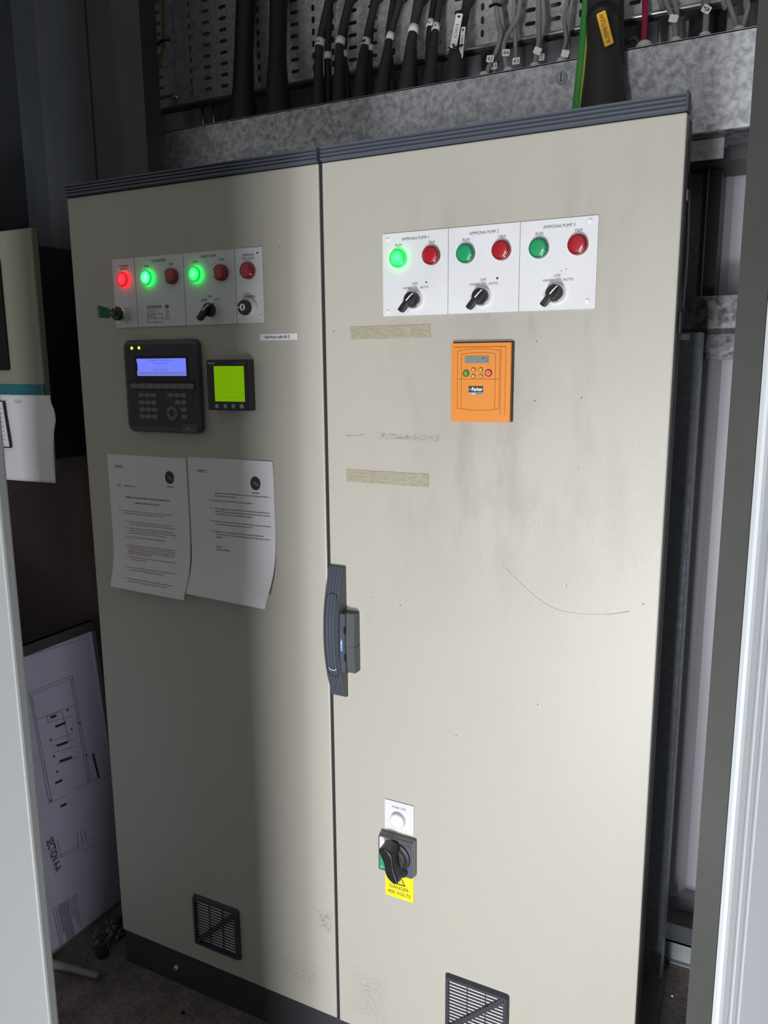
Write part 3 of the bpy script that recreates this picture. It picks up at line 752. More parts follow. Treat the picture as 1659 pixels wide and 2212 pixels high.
for k in range(4):
    a = PI / 4 + PI / 2 * k
    ring.box(0, 0, 0, 0, 0, 0, 'hmi_key') if False else None
    dx, dz = math.cos(a), math.sin(a)
    ring.add([(rx + dx * 0.0068 - dz * 0.0004, -0.0218, rz + dz * 0.0068 + dx * 0.0004), (rx + dx * 0.0068 + dz * 0.0004, -0.0218, rz + dz * 0.0068 - dx * 0.0004),
              (rx + dx * 0.0136 + dz * 0.0004, -0.0218, rz + dz * 0.0136 - dx * 0.0004), (rx + dx * 0.0136 - dz * 0.0004, -0.0218, rz + dz * 0.0136 + dx * 0.0004)], [(0, 1, 2, 3)], 'hmi_line')
    b = PI / 2 * k; ux, uz = math.cos(b), math.sin(b)
    ring.add([(rx + ux * 0.0125, -0.0219, rz + uz * 0.0125), (rx + ux * 0.0085 - uz * 0.0018, -0.0219, rz + uz * 0.0085 + ux * 0.0018), (rx + ux * 0.0085 + uz * 0.0018, -0.0219, rz + uz * 0.0085 - ux * 0.0018)], [(0, 1, 2)], 'black_gap')
ring.build('navigation_ring', hm)
a, c1 = hp(400, 916); a1_, c0 = hp(438, 930)
MB().prism(rrect(-0.3150, -0.2790, 1.3000, 1.3165, 0.003), -0.0225, -0.0190, 'hmi_case').build('badge_block', hm)
mk.text('Direct', -0.2915, 1.3055, 0.012, 'grey_print', -0.0228, height=0.003); mk.lathe(-0.3010, 1.3075, [(0.0022, -0.0224), (0.0018, -0.0229)], 'grey_print', 12)
mk.build('key_markings', hm)

# ------------------------------------------------------------------ power meter
pm = thing('power_meter', 'small black square meter with a plain green screen, right of the keypad terminal', 'meter', (-0.198, -0.001, 1.39))
x0, x1, z0, z1 = -0.2490, -0.1545, 1.3445, 1.4385
mb = MB(); mb.box(x0, x1, -0.018, -0.0002, z0, z1, 'meter_side', 0.0015); mb.build('casing', pm)
mb = MB(); mb.box(x0 + 0.0005, x1 - 0.0005, -0.0225, -0.018, z0 + 0.0005, z1 - 0.0005, 'meter_case', 0.001); mb.build('front_bezel', pm)
def mp(px, py): p = at(px, py, -0.023); return p.x, p.z
a0, c1 = mp(461.5, 791); a1, c0 = mp(529, 868)
s_ = MB().box(a0, a1, -0.0232, -0.0224, c0, c1, 'green_screen').box(a0, a1, -0.0235, -0.0231, c0 + 0.0085, c0 + 0.009, 'green_screen_line').build('screen', pm)
for px in (469, 487, 504.5, 522.5):
    a, c = mp(px, 877.5); MB().lathe(a, c, [(0.0046, -0.0224), (0.0046, -0.0236), (0.0030, -0.0242)], 'grey_print', 20).build('push_button', pm)
t = MB(); t.text('Schneider', x0 + 0.0045, z1 - 0.0075, 0.0165, 'white_print', -0.0228, height=0.0026, align='L', bold=0.02); t.text('Electric', x0 + 0.011, z1 - 0.0100, 0.007, 'grey_print', -0.0228, height=0.0013, align='L')
t.text('PowerLogic PM750', x1 - 0.0040, z1 - 0.0075, 0.026, 'grey_print', -0.0228, height=0.0020, align='R'); t.build('lettering', pm)

# ------------------------------------------------------------------ orange drive keypad
pk = thing('drive_keypad', 'orange rectangular drive keypad with small grey display on the right door', 'keypad', (0.294, -0.001, 1.397))
x0, x1, z0, z1 = 0.2435, 0.3440, 1.3355, 1.4605
mb = MB(); mb.box(x0, x1, -0.0105, -0.0025, z0, z1, 'orange', 0.0010); mb.box(x0 + 0.001, x1 + 0.0022, -0.0028, -0.0002, z0 + 0.001, z1 + 0.0015, 'black_gap'); mb.build('surround', pk)  # black backing past right and top edges paints in the shadow there
MB().box(0.2490, 0.3360, -0.0125, -0.0100, 1.3475, 1.4540, 'orange', 0.0008).build('faceplate', pk)
g = MB(); yo = -0.01265
frame_rect(g, 0.2490, 0.3360, 1.3475, 1.4540, 0.0005, 'orange_line', yo + 0.0019)
def arc(x0, x1, z, h_, t=0.0005, n=16):
    pts = [(x0 + (x1 - x0) * i / n, z + h_ * (1 - (2 * i / n - 1) ** 2)) for i in range(n + 1)]
    g.tube([(a, yo - 0.0003, b) for a, b in pts], t * 0.6, 'orange_line', 6, 1)
arc(0.2555, 0.3265, 1.4480, 0.0030); arc(0.2555, 0.3265, 1.3570, -0.0030); arc(0.2625, 0.3195, 1.4430, 0.0020)
for x, za, zb in ((0.2555, 1.357, 1.448), (0.3265, 1.357, 1.448), (0.2625, 1.357, 1.443), (0.3195, 1.357, 1.443), (0.3285, 1.3480, 1.4535)):
    g.box(x - 0.0003, x + 0.0003, yo - 0.0004, yo + 0.0003, za, zb, 'orange_line')
g.box(0.2555, 0.3265, yo - 0.0004, yo + 0.0003, 1.4030, 1.4036, 'orange_line')
g.build('moulding_lines', pk)
MB().box(0.2680, 0.3085, -0.0134, -0.0124, 1.4285, 1.4400, 'lcd_grey', 0.0003).build('display', pk)
t = MB(); t.text('-', 0.299, 1.4325, 0.004, 'ink', -0.0137)
for k in range(3):
    for q in range(2):
        if (k + q) % 3: t.box(0.3025 + k * 0.0018, 0.3037 + k * 0.0018, -0.0137, -0.0134, 1.431 + q * 0.004, 1.4335 + q * 0.004, 'ink_grey')
t.build('display_text', pk)
def key(x, z, r, m, lab):
    MB().lathe(x, z, [(r, -0.0122), (r, -0.0138), (r * 0.8, -0.0145)], m, 24).build('key', pk)['label'] = lab
key(0.2705, 1.4125, 0.0058, 'key_green', 'green start key'); key(0.3085, 1.4130, 0.0060, 'key_red', 'red stop key')
t = MB()
t.box(0.2701, 0.2709, -0.0149, -0.0144, 1.4100, 1.4150, 'ivory')
t.lathe(0.3085, 1.4130, [(0.0021, -0.0144), (0.0021, -0.0149), (0.0031, -0.0149), (0.0031, -0.0144)], 'ivory', 24, False, caps=False)
for x, z, s_ in ((0.2830, 1.4180, 'up'), (0.2955, 1.4180, 'E'), (0.2830, 1.4075, 'dn'), (0.2955, 1.4075, 'M')):
    key(x, z, 0.0040, 'gold_key', 'ochre key')
    if s_ == 'up': t.add([(x - 0.0016, -0.0148, z - 0.0014), (x + 0.0016, -0.0148, z - 0.0014), (x, -0.0148, z + 0.0016)], [(0, 1, 2)], 'ivory')
    elif s_ == 'dn': t.add([(x - 0.0016, -0.0148, z + 0.0014), (x + 0.0016, -0.0148, z + 0.0014), (x, -0.0148, z - 0.0016)], [(0, 1, 2)], 'ivory')
    else: t.text(s_, x, z - 0.0016, None, 'ivory', -0.0148, height=0.0032, bold=0.02)
t.build('key_symbols', pk)
b = MB(); b.box(0.2750, 0.2995, -0.0131, -0.0124, 1.3785, 1.3925, 'ink'); b.box(0.2750, 0.2995, -0.0133, -0.0124, 1.3785, 1.3826, 'grey_print')
b.text('Parker', 0.2900, 1.3850, 0.0180, 'white_print', -0.0135, height=0.0055, bold=0.03); b.box(0.2753, 0.2805, -0.0135, -0.0130, 1.3870, 1.3877, 'white_print')
b.text('650', 0.2835, 1.3794, 0.0065, 'white_print', -0.0136, height=0.0026, bold=0.02); b.text('series', 0.2925, 1.3794, 0.0085, 'ink', -0.0136, height=0.0024)
b.build('badge', pk)

# ------------------------------------------------------------------ small labels, tape and papers
o = thing('adhesive_label', 'small white sticker reading fed from sub db 2 beside the glowing panel', 'label', (-0.0975, -0.0005, 1.4775))
MB().box(-0.1385, -0.0575, -0.0010, -0.0002, 1.4722, 1.4838, 'label_white').build('sticker', o)
MB().text('fed from sub db 2', -0.1005, 1.4757, 0.054, 'ink', -0.0013, height=0.0050, bold=0.02).build('lettering', o)
def tape(x0, x1, z0, z1, label):
    n = 26; top = []; bot = []
    for i in range(n + 1):
        x = x0 + (x1 - x0) * i / n
        top.append((x, z1 + random.uniform(-0.0005, 0.0004))); bot.append((x, z0 + random.uniform(-0.0005, 0.0005)))
    ends = [(x1 + random.uniform(-0.003, 0.002), z1 - (z1 - z0) * k / 5) for k in range(1, 5)]
    ends2 = [(x0 + random.uniform(-0.001, 0.002), z0 + (z1 - z0) * k / 5) for k in range(1, 5)]
    o = MB().prism(top + ends + bot[::-1] + ends2, -0.0009, -0.0003, 'tape').build('tape_strip'); tag(o, label, 'tape', 'old tape strips on the right door')
tape(0.0510, 0.2035, 1.4705, 1.4920, 'yellowed strip of old tape just under the ammonia pump panel')
tape(0.0390, 0.1990, 1.2215, 1.2440, 'yellowed strip of old tape lower on the right door, level with the memo tops')

def interp(tab, t):
    for (a, va), (b, vb) in zip(tab, tab[1:]):
        if t <= b: 
            k = (t - a) / (b - a); k = k * k * (3 - 2 * k) if False else k
            return va + (vb - va) * k
    return tab[-1][1]
def smooth_tab(tab, t, w_=0.06):
    return sum(interp(tab, min(max(t + d, 0), 1)) for d in (-w_, -w_ / 2, 0, w_ / 2, w_)) / 5
def page(name, label, x0, x1, z0, z1, tl, tr_, draw):
    o = thing(name, label, 'memo', ((x0 + x1) / 2, -0.002, (z0 + z1) / 2), 'memo sheets on the left door')
    def sf(x, z, off=0.0):
        u = (x - x0) / (x1 - x0); t = (z1 - z) / (z1 - z0)
        y = smooth_tab(tl, t) * (1 - u) + smooth_tab(tr_, t) * u
        return (x, min(y, -0.0010) - off, z)
    nx, nz = 16, 60; vs = []; fs = []
    for side in (0, 1):
        for j in range(nz + 1):
            for i in range(nx + 1):
                v = sf(x0 + (x1 - x0) * i / nx, z1 - (z1 - z0) * j / nz); vs.append((v[0], v[1] + side * 0.0003, v[2]))
    q = (nx + 1) * (nz + 1)
    for s in (0, 1):
        for j in range(nz):
            for i in range(nx): fs.append((s * q + j * (nx + 1) + i, s * q + j * (nx + 1) + i + 1, s * q + (j + 1) * (nx + 1) + i + 1, s * q + (j + 1) * (nx + 1) + i))
    MB().add(vs, fs, 'paper', True).build('sheet', o)
    t = MB(); fn = lambda x, z: sf(x, z, 0.0006)
    draw(t, fn, x0, x1, z0, z1); t.build('printed_text', o)
def line(t, fn, s, x, z, w_, m='ink', h=0.0026):
    t.text(s, x, z, w_, m, height=h, align='L', fn=fn, bold=0.012)
def logo(t, fn, cx, cz):
    vs = [fn(cx + 0.0118 * math.cos(2 * PI * i / 28), cz + 0.0132 * math.sin(2 * PI * i / 28)) for i in range(28)]
    t.add(vs, [list(range(28))], 'ink')
    fn2 = lambda x, z: (fn(x, z)[0], fn(x, z)[1] - 0.0005, fn(x, z)[2])
    t.text('GIST', cx + 0.001, cz - 0.0035, 0.015, 'grey_print', height=0.0048, fn=fn2, rot=-0.6, bold=0.02)
    t.add([fn(cx + a, cz + b) for a, b in ((-0.009, -0.0195), (0.009, -0.0195), (0.009, -0.0182), (-0.009, -0.0182))], [(0, 1, 2, 3)], 'ink')
def memo_left(t, fn, x0, x1, z0, z1):
    t.text('MEMO', x0 + 0.033, z1 - 0.028, 0.022, 'ink_grey', height=0.0055, fn=fn)
    logo(t, fn, x1 - 0.045, z1 - 0.041)
    line(t, fn, 'DATE:      10 FEBRUARY 2013', x0 + 0.024, z1 - 0.067, 0.050)
    line(t, fn, 'TEMPERATURE MANAGEMENT PROCEDURES M&S FOODS', x0 + 0.044, z1 - 0.091, 0.122, h=0.0030)
    line(t, fn, 'BARNSLEY DEPOT PROCEDURE', x0 + 0.071, z1 - 0.102, 0.066, h=0.0030)
    rows = [(0.118, '2.1', 'The entire warehouse is designed to operate at +2C or +10C. Some', 0.036, 0.134), (0.123, '', 'sub chambers allow storage for ambient product at 18C or +21C.', 0.036, 0.112),
            (0.141, '2.1.1', 'Attention opportunity at +10C, ad temperatures, is recorded to report', 0.050, 0.120), (0.146, '', 'alarm is activated in the transport office and on the warehouse landing.', 0.050, 0.126),
            (0.155, '2.1.2', 'At least 3 days delivery is dispatched adjustment with M&S will have a', 0.050, 0.124), (0.160, '', 'set point of +1.5C degrees and M&S trailer systems set accordingly', 0.050, 0.128), (0.165, '', 'and ensure that doors of the ambient chambers are closed always.', 0.050, 0.102),
            (0.174, '2.1.3', 'Load controlled actions will be taken as appropriate.', 0.050, 0.096),
            (0.192, '2.1.4', 'Report the temperature probes conditions to the Engineering Manager', 0.050, 0.124), (0.1965, '', 'and warehouse management when ice sets range on delivery of out of range', 0.043, 0.130), (0.201, '', 'Compliant with all Gist temperature Control and the site specific Gist and', 0.043, 0.130), (0.2055, '', 'Engineering procedures as described here. This log is also', 0.043, 0.128), (0.210, '', 'maintained on the Gist agreed folder.', 0.043, 0.066),
            (0.217, '2.1.5', 'Requests to alter such temperatures must be in writing and agreed by the', 0.052, 0.124), (0.222, '', 'relevant person 24 hours.', 0.052, 0.045),
            (0.239, '2.1.6', 'In order to comply with such temperatures at the required level all cold', 0.050, 0.126), (0.244, '', 'store doors and curtains through ducts that are closed regularly.', 0.050, 0.095),
            (0.262, '2.1.7', 'Depot Managers are responsible for ensuring and reporting immediately', 0.050, 0.124), (0.267, '', 'alarms or events such as continuous, actual cold variance operations.', 0.050, 0.114)]
    for d, a, s, ox, w_ in rows:
        m = 'ink_red' if 0.19 < d < 0.213 else 'ink_grey'
        if a: line(t, fn, a, x0 + ox - 0.013, z1 - d - 0.002, 0.010, m, 0.0022)
        line(t, fn, s, x0 + ox, z1 - d - 0.002, w_, m, 0.0024)
def memo_right(t, fn, x0, x1, z0, z1):
    t.text('MEMO', x0 + 0.035, z1 - 0.030, 0.023, 'ink_grey', height=0.0060, fn=fn)
    logo(t, fn, x1 - 0.042, z1 - 0.044)
    rows = [(0.068, '', 'temperature ranges whether these are the result of physical checks or', 0.132), (0.0735, '', 'when alarms are activated.', 0.052), (0.083, '2.7.6', 'Strict door closure disciplines must be applied.', 0.090),
            (0.099, '2.1.7', 'Shift managers are responsible for ensuring that where possible, the', 0.130), (0.1045, '', 'ambient conditions are appropriate for the following \'sensitive\' product', 0.132), (0.110, '', 'groups, taking corrective action where possible.', 0.090),
            (0.125, '2.1.8', 'Horticulture (except cold chain) - ambient horticulture products should', 0.132), (0.1305, '', 'be protected, from air temperatures below +10C.', 0.090),
            (0.1455, '2.1.9', 'Bananas can be damaged by exposure to temperatures below', 0.115), (0.151, '', '+10C. Product must therefore be kept away from loading doors where', 0.130), (0.1565, '', 'possible.', 0.016),
            (0.176, '', 'Alan Ford', 0.016), (0.1815, '', 'Engineering Manager', 0.034)]
    for d, a, s, w_ in rows:
        if a: line(t, fn, a, x0 + 0.050, z1 - d - 0.002, 0.010, 'ink', 0.0024)
        line(t, fn, s, x0 + 0.063, z1 - d - 0.002, w_, 'ink', 0.0027)
page('memo_sheet', 'white memo page with a red paragraph, left of the two taped sheets', -0.5430, -0.3290, 0.960, 1.2460,
     [(0, -0.001), (0.72, -0.001), (0.85, -0.006), (1, -0.020)], [(0, -0.001), (0.55, -0.001), (0.75, -0.004), (0.88, -0.014), (1, -0.034)], memo_left)
page('memo_sheet', 'white memo page with short black text and curling corner, right of the two sheets', -0.3240, -0.1190, 0.974, 1.2500,
     [(0, -0.001), (0.55, -0.001), (0.75, -0.004), (0.88, -0.013), (1, -0.031)], [(0, -0.003), (0.1, -0.001), (0.55, -0.001), (0.72, -0.006), (0.85, -0.020), (1, -0.048)], memo_right)

# ------------------------------------------------------------------ panel live lamp, isolator, danger sign
o = thing('panel_live_lamp', 'white PANEL LIVE plate with a clear round lamp above the rotary isolator', 'lamp', (0.141, -0.0005, 0.59))
MB().box(0.1115, 0.1715, -0.0025, -0.0002, 0.5605, 0.6205, 'white_plate').build('backplate', o)
MB().text('PANEL LIVE', 0.1410, 0.6075, 0.0275, 'ink', -0.0028, height=0.0038).build('lettering', o)
lamp(o, 0.1405, 0.5855, 'clear')
o = thing('rotary_isolator', 'black rotary isolator handle on a blue-grey square base', 'switch', (0.141, -0.0005, 0.52))
b = MB(); b.box(0.1040, 0.1775, -0.012, -0.0002, 0.4800, 0.5545, 'iso_rim', 0.002); b.box(0.1055, 0.1765, -0.0190, -0.012, 0.4820, 0.5530, 'iso_rim', 0.0015)
b.prism(rrect(0.1062, 0.1758, 0.4828, 0.5522, 0.002), -0.0198, -0.0188, 'iso_grey'); b.build('base', o)
s_ = MB(); s_.box(0.1090, 0.1345, -0.0202, -0.0197, 0.5230, 0.5520, 'label_white'); s_.box(0.1090, 0.1345, -0.0202, -0.0197, 0.4860, 0.5230, 'iso_green')
s_.text('Test', 0.1135, 0.5475, 0.005, 'ink', -0.0204, height=0.002); s_.text('0', 0.1125, 0.5420, None, 'ink', -0.0204, height=0.0028); s_.text('ON', 0.1130, 0.4885, 0.005, 'white_print', -0.0204, height=0.003)
frame_rect(s_, 0.1520, 0.1745, 0.5445, 0.5500, 0.0004, 'ink', -0.0199); s_.text('PADLOCK 3 MAX', 0.1632, 0.5460, 0.020, 'ink', -0.0201, height=0.0020)
s_.build('stickers', o)
kb = MB().lathe(0.1440, 0.5200, [(0.0290, -0.0198), (0.0290, -0.0225), (0.0270, -0.0245), (0.0250, -0.0235), (0.0240, -0.0300), (0.0200, -0.0320)], 'black_soft', 48)
kb.lathe(0.160, 0.494, [(0.008, -0.0198), (0.008, -0.028), (0.006, -0.030)], 'black_soft', 20)
dsk = kb.build('dial', o)
def grip():
    # swept grip from upper left to lower right, waisted
    p0 = Vector((0.1300, 0.5500)); p1 = Vector((0.1590, 0.4880)); d = (p1 - p0); Ln = d.length; d.normalize(); e = Vector((-d.y, d.x))
    st = [(-0.03, 0.004), (0.02, 0.0100), (0.12, 0.0135), (0.25, 0.0140), (0.40, 0.0120), (0.55, 0.0115), (0.70, 0.0122), (0.85, 0.0105), (0.96, 0.0070), (1.0, 0.004)]
    _t = [(a, b) for a, b in st]; st = [(-0.03 + 1.03 * i / 30, smooth_tab(_t, -0.03 + 1.03 * i / 30, 0.05) if 0 < i < 30 else 0.004) for i in range(31)]
    lay = [(-0.026, 1.15, 0.0), (-0.040, 0.95, 0.0), (-0.050, 0.92, 0.0), (-0.0535, 0.75, 0.0)]
    vs = []; fs = []; n = len(st) * 2
    for y, k, _ in lay:
        ring = []
        for u, wd in st: bend = 0.0035 * math.sin(u * PI * 2); q = p0 + d * Ln * u * (1 if k > 0.8 else 1) + e * (wd * k + bend); ring.append((q.x, y, q.y))
        for u, wd in reversed(st): bend = 0.0035 * math.sin(u * PI * 2); q = p0 + d * Ln * u + e * (-wd * k + bend); ring.append((q.x, y, q.y))
        vs += ring
    for k in range(len(lay) - 1):
        for i in range(n): fs.append((k * n + i, k * n + (i + 1) % n, (k + 1) * n + (i + 1) % n, (k + 1) * n + i))
    fs.append([(len(lay) - 1) * n + i for i in range(n)])
    mb = MB().add(vs, fs, 'black_plastic', False)
    ob = mb.build('grip', o)
    m = ob.modifiers.new('b', 'BEVEL'); m.width = 0.0018; m.segments = 2; m.angle_limit = 0.5
grip()
o = thing('danger_sign', 'yellow DANGER 400 VOLTS sign below the rotary isolator', 'sign', (0.141, -0.0005, 0.45))
MB().box(0.1110, 0.1705, -0.0016, -0.0002, 0.4185, 0.4880, 'yellow').build('plate', o)
t = MB(); t.text('DANGER', 0.1405, 0.4378, 0.0410, 'ink', -0.0019, height=0.0068); t.text('400 VOLTS', 0.1405, 0.4262, 0.0480, 'ink', -0.0019, height=0.0068)
def tri(cx, zb, wd, hh):
    A = (cx - wd / 2, zb); B = (cx + wd / 2, zb); C_ = (cx, zb + hh); s = 0.72; g0 = (cx, zb + hh * 0.34)
    inn = [((p[0] - g0[0]) * s + g0[0], (p[1] - g0[1]) * s + g0[1]) for p in (A, B, C_)]
    o_ = [A, B, C_]; vs = [(p[0], -0.0019, p[1]) for p in o_ + inn]
    t.add(vs, [(0, 1, 4, 3), (1, 2, 5, 4), (2, 0, 3, 5)], 'ink')
    t.add([(cx + 0.0012, -0.0019, zb + hh * 0.72), (cx - 0.0022, -0.0019, zb + hh * 0.42), (cx + 0.0002, -0.0019, zb + hh * 0.42), (cx - 0.0004, -0.0019, zb + hh * 0.14), (cx + 0.0022, -0.0019, zb + hh * 0.50), (cx, -0.0019, zb + hh * 0.50)], [(0, 1, 2, 5), (2, 3, 4, 5)], 'ink')
tri(0.1415, 0.4480, 0.026, 0.023)
t.build('lettering', o)

# ------------------------------------------------------------------ overhead trunking and perforated tray
tk = thing('cable_trunking', 'mottled galvanised steel trunking running above and behind the cabinets', 'trunking', (0.2, 0.5, 1.9))
b = MB(); b.box(-0.812, 1.5, 0.450, 0.453, 1.846, 2.011, 'galv'); b.box(-0.812, 1.5, 0.450, 0.56, 2.009, 2.012, 'galv_plain'); b.box(-0.812, 1.5, 0.450, 0.56, 1.843, 1.846, 'galv_dark'); b.box(-0.812, 1.5, 0.557, 0.56, 1.846, 2.009, 'galv_dark')  # underside and back take the darker steel colour
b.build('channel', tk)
for x, z in ((0.285, 1.980),):
    MB().lathe(x, z, [(0.0120, 0.4500), (0.0120, 0.4475), (0.0100, 0.4465)], 'galv_plain', 28).lathe(x, z, [(0.0085, 0.4470), (0.0085, 0.4445), (0.0075, 0.4438)], 'steel', 24).box(x - 0.0010, x + 0.0010, 0.4432, 0.4440, z - 0.0075, z + 0.0075, 'ink').build('screw', tk)
MB().lathe(-0.803, 1.989, [(0.0065, 0.4500), (0.0065, 0.4490)], 'black_gap', 20).build('bolt_hole', tk)
ty = thing('cable_tray', 'perforated galvanised cable tray fixed upright behind the hanging cables', 'cable tray', (0.1, 0.6, 2.12))
MB().add([(-0.965, 0.605, 2.122), (1.4, 0.605, 2.122), (1.4, 0.605, 3.0), (-0.965, 0.605, 3.0)], [(0, 1, 2, 3)], 'galv_tray').build('perforated_sheet', ty)
b = MB(); b.tube([(-0.965, 0.598, 2.120), (0.2, 0.598, 2.120), (1.4, 0.598, 2.120)], 0.0050, 'steel', 16, 1); b.box(-0.965, 1.4, 0.600, 0.622, 2.1145, 2.1165, 'galv_dark'); b.build('rolled_edge', ty)
for i, (px, py0, py1, r) in enumerate(((437, 225, 264, 0.0045), (460, 222, 260, 0.0045), (1427, 40, 100, 0.0050))):
    a = at(px, py0, 0.62); c = at(px, py1, 0.62)
    o = MB().tube([(a.x, 0.62, 2.0), (a.x, 0.62, 2.118)], r, 'steel', 12, 1).build('threaded_rod')
    tag(o, ('zinc rod under the tray above the left door, left of the pair', 'zinc rod under the tray above the left door, right of the pair', 'zinc rod under the tray beside the red cable')[i], 'rod', 'rods under the cable tray')
o = MB().box(0.452, 0.485, 0.66, 0.70, 1.9, 2.116, 'galv_plain').box(0.485, 0.490, 0.655, 0.705, 1.9, 2.116, 'galv_plain').build('strut_channel'); tag(o, 'galvanised strut below the tray, right of the red cable', 'strut')
o = MB().box(0.562, 0.595, 0.68, 0.72, 1.9, 2.116, 'galv_plain').build('strut_channel'); tag(o, 'galvanised strut behind the numbered grey cable near the right end of the tray', 'strut')
for xa, xb, lb in ((0.500, 0.548, 'dark gap piece behind the strut near the right end of the trunking'),):
    o = MB().box(xa, xb, 0.70, 0.78, 1.9, 2.3, 'black_soft').build('gap_block'); tag(o, 'dark block filling the gap behind the tray between the two struts', 'bracket')  # black block stands in for the dark gap between the struts

# ------------------------------------------------------------------ cables
TRZ = 2.0125
def cable(name, label, pts, rad, m, group=None, yb=0.50, yt=0.565, markers=(), gland=None, seg=12):
    """pts are points of the photograph, top first; depth runs from the tray to the trunking"""
    n = len(pts); P_ = []
    for i, (px, py) in enumerate(pts):
        y = yt + (yb - yt) * (i / (n - 1)); P_.append(at(px, py, y))
    # run on upwards out of the picture
    d = (P_[0] - P_[1]).normalized(); P_ = [P_[0] + Vector((d.x * 0.2, 0, 0.5)), P_[0] + d * 0.05] + P_
    last = P_[-1].copy(); P_[-1] = Vector((last.x, yb, TRZ)) if last.z > TRZ - 0.06 else last
    r = [rad[0]] * 2 + list(rad) if not isinstance(rad, (int, float)) else rad
    base = P_[-1]
    t = thing(name, label, 'cable', tuple(base), group)
    MB().tube(P_, r, m, seg).build('sheath', t)
    for (px, py, ln, txt, ang) in markers:
        # sleeve marker round the cable
        best = min(range(len(P_) - 1), key=lambda k: 0 if P_[k].z >= at(px, py, P_[k].y).z >= P_[k + 1].z else 1)
        q0, q1 = P_[best], P_[best + 1]; y = (q0.y + q1.y) / 2; c = at(px, py, y)
        kk = 0 if q0.z == q1.z else (q0.z - c.z) / (q0.z - q1.z); kk = min(max(kk, 0), 1)
        c = q0.lerp(q1, kk); dd = (q1 - q0).normalized()
        rr = (r if isinstance(r, (int, float)) else r[best] * (1 - kk) + r[best + 1] * kk) + 0.0019
        sl = 0 if isinstance(r, (int, float)) else (r[best + 1] - r[best]) / max((q1 - q0).length, 1e-4)
        mk = MB().tube([c - dd * ln / 2, c + dd * ln / 2], [rr - sl * ln / 2, rr + sl * ln / 2], 'marker', 14, 1)
        if txt: mk.text(txt, c.x, c.z - 0.003, rr * 1.1, 'ink', c.y - rr - 0.0012, height=0.006)
        mk.build('cable_marker', t)
    if gland:
        g_ = MB(); dv, df = dome(base.x, base.y, TRZ + 0.011, gland); g_.add(dv, df, 'gland', True)
        g_.prism_z([(base.x + gland * math.cos(2 * PI * i / 16), base.y + gland * math.sin(2 * PI * i / 16)) for i in range(16)], TRZ, TRZ + 0.011, 'gland', True); g_.build('gland', t)
    return t
def dome(x, y, z, r, n=16, m=5):
    vs = [(x, y, z + r * 0.75)]; fs = []
    for j in range(1, m + 1):
        a = PI / 2 * j / m
        for i in range(n): b = 2 * PI * i / n; vs.append((x + r * math.sin(a) * math.cos(b), y + r * math.sin(a) * math.sin(b), z + r * 0.75 * math.cos(a)))
    for i in range(n): fs.append((0, 1 + i, 1 + (i + 1) % n))
    for j in range(m - 1):
        for i in range(n): p = 1 + j * n; fs.append((p + i, p + n + i, p + n + (i + 1) % n, p + (i + 1) % n))
    return vs, fs
GB = 'black sheathed power cables entering the trunking'
cable('power_cable', 'thick black cable over the left door, leftmost of the two widest black cables', [(531, 0), (527, 110), (526, 190), (524, 250)], [0.024, 0.024, 0.027, 0.040], 'cable_dark', GB, 0.51, 0.56)
cable('power_cable', 'thick black cable above the seam side of the left door, second widest one', [(602, 0), (600, 110), (599, 170), (600, 225)], [0.022, 0.022, 0.026, 0.036], 'cable_dark', GB, 0.51, 0.56)
blk = [
 ('black cable with white ring numbered 34, leftmost of the marked black cables', [(712, 0), (691, 95), (688, 160), (687, 228)], [.0105, .0100, .0115, .015], 'shroud', 0.495, [(690, 98, .017, '34', 0)]),
 ('dark cable with blank white ring, just right of the cable numbered 34', [(713, 0), (708, 110), (709, 170), (709, 220)], [.008, .008, .009, .0105], 'cable_dark', 0.520, [(708, 121, .016, '', 0)]),
 ('black cable with high white ring, second marked pair from the left', [(756, 0), (735, 90), (733, 150), (731, 218)], [.0105, .0095, .0125, .017], 'shroud', 0.495, [(735, 96, .017, '', 0)]),
 ('dark cable with low white ring, second marked pair from the left', [(752, 5), (743, 110), (747, 160), (752, 212)], [.007, .0065, .009, .011], 'cable_dark', 0.520, [(744, 117, .016, '', 0)]),
 ('black cable with ring numbered 1 above a flared boot, third marked pair', [(812, 0), (790, 92), (783, 140), (776, 208)], [.0095, .0085, .013, .020], 'shroud', 0.495, [(789, 97, .016, '1', 0)]),
 ('dark cable with small grey ring, third marked pair from the left', [(806, 5), (799, 105), (797, 150), (798, 208)], [.007, .007, .009, .011], 'cable_dark', 0.522, [(799, 109, .014, '', 0)]),
 ('black cable with loose white flag over a flared boot, left of the tall-ringed one', [(864, 0), (843, 80), (834, 130), (820, 203)], [.0085, .0078, .012, .021], 'shroud', 0.495, [(842, 86, .016, '', 0)]),
 ('dark cable half hidden behind the cable with the white flag', [(850, 0), (838, 80), (842, 140), (847, 200)], [.007, .007, .010, .015], 'cable_dark', 0.524, []),
 ('single black cable with a tall white ring and broad flared boot', [(906, 0), (893, 65), (885, 125), (878, 196)], [.0130, .0100, .014, .022], 'shroud', 0.495, [(892, 72, .017, '', 0)]),
 ('dark cable half hidden behind the tall-ringed black cable', [(902, 20), (893, 90), (892, 140), (893, 192)], [.007, .008, .010, .012], 'cable_dark', 0.524, []),
 ('thin black cable numbered 5 in front of the tray, left one of its pair', [(938, 0), (930, 52), (927, 110), (937, 186)], [.0075, .0072, .009, .016], 'cable_dark', 0.515, [(929, 57, .016, '5', 0)]),
 ('thin black cable numbered 0, right one beside the cable numbered 5', [(951, 0), (941, 62), (934, 120), (927, 188)], [.0080, .0072, .011, .019], 'shroud', 0.492, [(940, 65, .016, '0', 0)]),
]
for lb, pts, rad, m, yb, mk in blk: cable('power_cable', lb, pts, rad, m, GB, yb, 0.565, mk)
